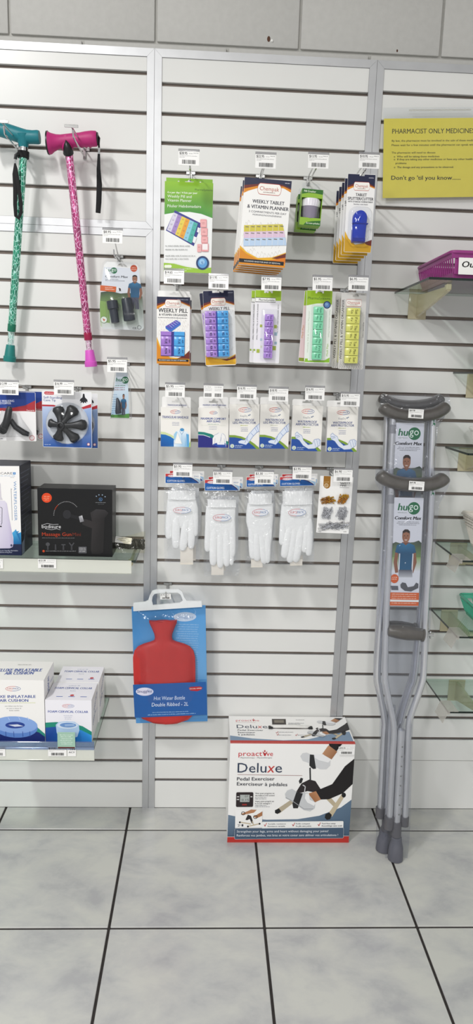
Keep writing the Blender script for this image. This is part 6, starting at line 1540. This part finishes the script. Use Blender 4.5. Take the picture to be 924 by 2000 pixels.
lc = MB().rbox(-.06, .06, -.0006, .0003, 0, .042, .0002).build('paper_label', M_WHITE, r); lc.location = (-W + .02 + .06, -D - .0028, .012); lc.rotation_euler = (math.radians(-7), 0, 0)
MB().rbox(-W + .012, W - .012, -D + .006, -D + .008, H * .2, H * .9, .0005).build('front_panel', M_PUR, r)
b = Art([(0, 0), (120, 0), (120, 42), (0, 42)], .12, .042); b.text('Outgoing', 9, 24, 104, 15, '141416', .03, .2); b.build('label_print', lc, -.0008)
basket('storage_basket', 'teal see-through slotted basket on the fifth right shelf', 1.036, 1.34, .03, .2, .7223, .782, .02, M_TEALB, 16, 12, (.22, .8))
basket('storage_basket', 'off-white woven-look basket on the fourth right shelf', 1.02, 1.3, .03, .2, .9463, 1.05, .03, M_WICK, 20, 16, (.1, .62), .004, True)
# white ribbed tub
r = thing('ribbed_tub', 'white ribbed plastic tub cut off by the right edge', 'tub', (1.075, -.085, 1.2503))
n = 48; prof = [(.052, 0), (.054, .002), (.068, .056), (.0725, .0575), (.0745, .063), (.073, .066), (.068, .064), (.052, .004)]
vs = []; 
for (rr, z) in prof:
    for j in range(n):
        k_ = rr + (.0012 if j % 2 and .0 < z < .057 else 0); vs.append((k_ * math.cos(2 * math.pi * j / n), k_ * math.sin(2 * math.pi * j / n), z))
MB().add(vs, [(i * n + j, i * n + (j + 1) % n, (i + 1) * n + (j + 1) % n, (i + 1) * n + j) for i in range(len(prof) - 1) for j in range(n)] + [tuple(range(n))[::-1], tuple(range((len(prof) - 1) * n, len(prof) * n))]).build('tub', mat('white_tub_plastic', 'efeee8', .4, vary=.02), r, 20)
r = thing('clear_container', 'clear plastic container just inside the right edge at eye level', 'container', (1.06, -.09, 1.4773))
MB().lathe([(.055, 0), (.06, .003), (.068, .07), (.07, .072), (.07, .076), (.066, .076), (.058, .014)], n=36).build('tub', film('frosted_plastic', 'f4f4f2', 1.2, .15, body=.25, body_col='f0f0ee'), r, 40)

# ------------------------------------------------------------------ crutches leaning on the right panel
M_TUBE = mat('anodised_tube', 'd0d1d4', .27, metal=.75, vary=.04, scale=20); M_GREYFOAM = mat('grey_foam', '565350', .33, vary=.1, scale=60, bump=.5, coat=.5); M_GREYTIP = mat('grey_crutch_rubber', '5c5d66', .5, vary=.06); M_GREYPL = mat('grey_bracket_plastic', '59585c', .45, vary=.05)
M_SLEEVE = film('crutch_sleeve', 'f3f4f7', .9, .14, bump=.8, scale=26, body=.02, body_col='dcdde0')
def lean(d0, s):
    def V(px, py, off=0.0):
        q = ray(px, py); t = (-(d0 + off) - CAM.y + s * CAM.z) / (q.y - s * q.z); return CAM + q * t
    return V
def smooth_path(P_, n=5):
    out = []
    for i in range(len(P_) - 1):
        a_, b_, c_, d_ = P_[max(i - 1, 0)], P_[i], P_[i + 1], P_[min(i + 2, len(P_) - 1)]
        for k in range(n):
            t = k / n; out.append(0.5 * ((2 * b_) + (c_ - a_) * t + (2 * a_ - 5 * b_ + 4 * c_ - d_) * t * t + (3 * b_ - a_ - 3 * c_ + d_) * t ** 3))
    return out + [P_[-1]]
def crutch(label, V, foot, pad, pad_r, ltube, rtube, ext, block, tip, grip=None, card=None, sticker=None, sleeve=None, marks=True):
    base = V(*foot); r = thing('crutch', label, 'crutch', base, group='underarm crutches')
    L = lambda px, py, off=0.0: V(px, py, off) - base
    u = (V(foot[0] + 1, foot[1] - 400) - V(foot[0], foot[1] - 400)).length
    pp = smooth_path([L(*p) for p in pad], 4); n = len(pp)
    rr = [pad_r * u * (.55 if i in (0, n - 1) else .88 if i in (1, n - 2) else 1.0 + .12 * math.sin(math.pi * i / (n - 1))) for i in range(n)]
    MB().tube(pp, rr, 16, 1.35, up=(0, 1, 0)).build('armpit_pad', M_GREYFOAM, r, 60)
    for tb in (ltube, rtube):
        MB().tube(smooth_path([L(*p) for p in tb], 5), .0098, 14).build('side_tube', M_TUBE, r, 50)
    e = [L(*p) for p in ext]; MB().tube(e, .0122, 16).build('extension_tube', M_TUBE, r, 50)
    ax = (e[1] - e[0]).normalized()
    b0, b1, b2, b3 = [L(*p) for p in block]
    MB().tube([b0 + Vector((0, 0, .002)), b1], .0145, 12).tube([b2 + Vector((0, 0, .002)), b3], .0135, 12).tube([e[0], e[0] + (e[1] - e[0]) * -.16], .0155, 14).build('foot_bracket', M_GREYPL, r, 50)
    tt = L(*tip); t0 = Vector((0, 0, 0)); av = (tt - t0).normalized(); ll = (tt - t0).length
    MB().lathe([(.0225, 0), (.0232, .003), (.0225, ll * .3), (.0215, ll * .55), (.0165, ll * .8), (.0155, ll * .97), (.0125, ll)], t0, av, 26).build('rubber_tip', M_GREYTIP, r, 40)
    MB().tube([tt - av * .01, e[0]], .011, 14).build('lower_post', M_TUBE, r, 50)
    if grip:
        g0, g1 = L(*grip[0]), L(*grip[1]); gv = g1 - g0; gp = [g0 + gv * t for t in (0, .02, .1, .3, .55, .8, .93, .95, .985, 1.0)]; gr = [.0145, .0165, .0185, .0215, .0225, .02, .018, .0215, .0215, .018]
        MB().tube(gp, gr, 20).build('hand_grip', M_GREYFOAM, r, 45)
        wn = L(*grip[2]); MB().lathe([(.004, -.014), (.004, .014)], wn, (1, 0, 0), 10).rbox(wn.x + .002, wn.x + .007, wn.y - .003, wn.y + .003, wn.z - .012, wn.z + .012, .002).build('wing_nut', M_CHROME, r, 40)
    if card:
        q = [L(*p, .004) for p in card]; cw = ((q[1] - q[0]).length + (q[2] - q[3]).length) / 2; ch = ((q[3] - q[0]).length + (q[2] - q[1]).length) / 2
        bm_ = (q[2] + q[3]) / 2; up = ((q[0] + q[1]) / 2 - bm_).normalized(); rt = (q[1] - q[0]); rt = (rt - up * rt.dot(up)).normalized(); fy = up.cross(rt)
        mt = Matrix((rt, fy, up)).transposed().to_4x4(); mt.translation = bm_
        cd_ = MB().rbox(-cw / 2, cw / 2, 0, .0008, 0, ch, .0002).build('insert_card', M_WHITE, r); cd_.matrix_local = mt
        b = Art([(0, 0), (100, 0), (100, 360), (0, 360)], cw, ch); b.full('d8dae2')
        b.rect(0, 150, 100, 232, 'cdd3c8', 'd8dae2'); b.poly([(0, 152), (12, 146), (26, 150), (74, 146), (90, 140), (100, 148), (100, 200), (0, 200)], ['3f4d44', '46544a', '4d5a50', '4d5a50', '3c4a40', '3c4a40', '6e8a54', '7a9460']); b.rect(0, 196, 100, 240, 'd3d6d8', '86a060')
        hugo_logo(b, 14, 42, 23); b.words(14, 48, 46, 2.5, '7a8a80', 1); b.text('Comfort Max', 5, 72, 95, 10.5, '1c1e24', .05, .2)
        b.words(16, 78, 88, 2.6, '77797f', 1); b.words(12, 83, 90, 2.6, '77797f', 2); b.words(20, 88, 80, 2.6, '77797f', 3)
        man(b, lambda x: 2 + x * .88, lambda y: 100 + y * 1.05, False, True); b.poly([(26, 238), (72, 238), (74, 262), (26, 262)], ['4e5260', '4e5260', 'b4b6bc', 'b4b6bc'])
        b.ell(13, 268, 14, 15, 'd05c2a'); b.words(4, 262, 22, 3.2, 'f4dccc', 1); b.words(3, 268, 22, 3.2, 'f4dccc', 2)
        b.poly([(34, 288), (40, 280), (52, 282), (60, 296), (80, 292), (88, 280), (96, 284), (96, 298), (72, 310), (50, 308), (36, 298)], '55565c'); b.poly([(2, 292), (26, 292), (28, 306), (4, 306)], '5a5c66')
        b.rect(0, 314, 100, 338, 'd0602e'); b.rect(0, 338, 100, 345, 'e6e4e0'); b.rect(0, 345, 100, 358, 'd0602e')
        for y in (318, 325, 332, 348): b.words(6, y, 92, 3.2, 'f2cdb8', y)
        b.build('card_print', cd_, -.0002)
    if sticker:
        k = MB().rbox(-.0225, .0225, -.0003, .0003, 0, .0265, .0001).build('price_sticker', M_WHITEGLOSS, r); k.location = L(*sticker, pad_r * u * 1.66); k.rotation_euler = (math.radians(-6), math.radians(2), 0); ticket_print(k, '$69.98', 301, .045, .0265, name='sticker_print')
    if marks:
        # dark size marks on the tubes and push-button holes on the extension
        for i in range(8):
            t = .1 + i * .105; p = e[0] + (e[1] - e[0]) * t; o = MB().lathe([(.0026, 0), (.0026, .0006), (.0014, .0008)], p + Vector((.002, -.0118, 0)), (0, -1, 0), 10).build('adjustment_hole', M_STEEL, r)
        tv = [L(*p) for p in ltube]; p = tv[0] + (tv[1] - tv[0]) * .3; MB().tube([p, p + (tv[1] - tv[0]).normalized() * -.026], .0101, 14).build('grey_band', mat('grey_sticker', '8b8c92', .4), r, 40)
        b = Art([(0, 0), (10, 0), (10, 100), (0, 100)], .008, .085); b.words(2, 10, 8, 2.5, '333338', 1)
        for i in range(9): b.rect(3 + (i % 2), 18 + i * 8, 7, 22 + i * 8, '55565c')
        tvv = tv[0] + (tv[1] - tv[0]) * .04; b.build('tube_lettering', r, -.0106, Matrix.Translation(tvv + Vector((0, 0, -.085))))
        tw_ = [L(*p) for p in rtube]; b = Art([(0, 0), (16, 0), (16, 60), (0, 60)], .008, .03); b.ell(6, 46, 7, 11, '1e6b45'); b.text('hugo', 4, 52, 4, 11, '1e6b45', .03, y1=6)
        b.build('tube_logo', r, -.0104, Matrix.Translation(tw_[0] + (tw_[1] - tw_[0]) * .08 + Vector((.002, 0, -.015))))
    if sleeve:
        fm = MB(); R = random.Random(int(foot[0])); rows = sleeve; nx = 8; vs = []
        for side, off in ((0, .017), (1, -.011)):
            for (y, xa, xb) in rows:
                for i in range(nx + 1):
                    q = L(xa + (xb - xa) * i / nx, y, off * (1 - .9 * abs(2 * i / nx - 1) ** 4)); vs.append((q.x, q.y + R.uniform(-.001, .001), q.z))
        m_ = len(rows) * (nx + 1)
        for side in (0, 1):
            for j in range(len(rows) - 1):
                for i in range(nx):
                    o_ = side * m_ + j * (nx + 1) + i; fm.f.append((o_, o_ + 1, o_ + nx + 2, o_ + nx + 1))
        fm.v = vs; fm.build('plastic_sleeve', M_SLEEVE, r, 80)
    return r
VA2 = lean(.165, .095)
crutch('rearmost underarm crutch, only its pad and tube edges showing', VA2, (753, 1640), [(742, 774), (752, 781), (775, 790), (805, 793), (838, 789), (856, 781), (864, 775)], 9.5,
       [(756, 800), (753, 920), (746, 1100), (738, 1240), (735, 1320), (741, 1352), (752, 1400), (753, 1450), (749, 1578)], [(838, 800), (834, 920), (826, 1100), (816, 1240), (806, 1315), (797, 1345), (778, 1400), (770, 1440), (764, 1578)],
       [(758, 1590), (764, 1420)], [(749, 1574), (749, 1588), (766, 1574), (766, 1588)], (756, 1608), None, None, None, None, False)
VA = lean(.217, .1)
crutch('tall underarm crutch behind the front one, pad with a $69.98 sticker at top', VA, (748, 1660), [(746, 791), (755, 800), (778, 809), (808, 812), (842, 809), (863, 800), (874, 790)], 11.5,
       [(768, 815), (763, 920), (754, 1100), (742, 1240), (737.5, 1318), (741, 1346), (751, 1405), (750, 1440), (743, 1582)], [(846, 815), (841, 920), (832, 1080), (819, 1210), (809, 1320), (801, 1346), (785, 1400), (777, 1440), (770, 1582)],
       [(756, 1594), (765, 1378)], [(743, 1578), (742, 1596), (770, 1578), (769, 1596)], (753, 1622), [(748, 1224), (812, 1230), (829, 1230)],
       [(770, 826), (830, 826), (818, 1040), (763, 1040)], (812, 817), [(770, 744, 878), (790, 742, 880), (815, 752, 868), (835, 757, 855), (920, 750, 850), (1100, 742, 838), (1240, 734, 828), (1320, 730, 818), (1400, 742, 792), (1580, 736, 776), (1650, 734, 764)])
VB = lean(.26, .1)
crutch('front underarm crutch, lower of the two stickered pads, card with smiling man', VB, (772, 1678), [(740, 924), (751, 934), (775, 943), (807, 947), (840, 945), (861, 938), (871, 929)], 12.5,
       [(764, 950), (761, 1060), (755, 1200), (752, 1310), (755, 1345), (768, 1408), (769.5, 1440), (767, 1480), (761, 1597)], [(844, 950), (839, 1060), (831, 1200), (827.5, 1310), (821, 1345), (802, 1399), (797.5, 1430), (796, 1480), (791, 1597)],
       [(775, 1604), (784, 1425)], [(760.5, 1596), (759, 1618), (790.5, 1596), (789.5, 1612)], (775, 1633), [(757, 1231), (828, 1240), (838, 1240)],
       [(769, 972), (829, 972), (816, 1184), (762, 1184)], (813, 958), [(915, 734, 877), (940, 732, 880), (965, 745, 870), (985, 750, 858), (1100, 746, 848), (1240, 743, 840), (1320, 742, 833), (1400, 758, 808), (1440, 760, 806), (1597, 750, 802), (1640, 752, 800), (1676, 752, 796)])
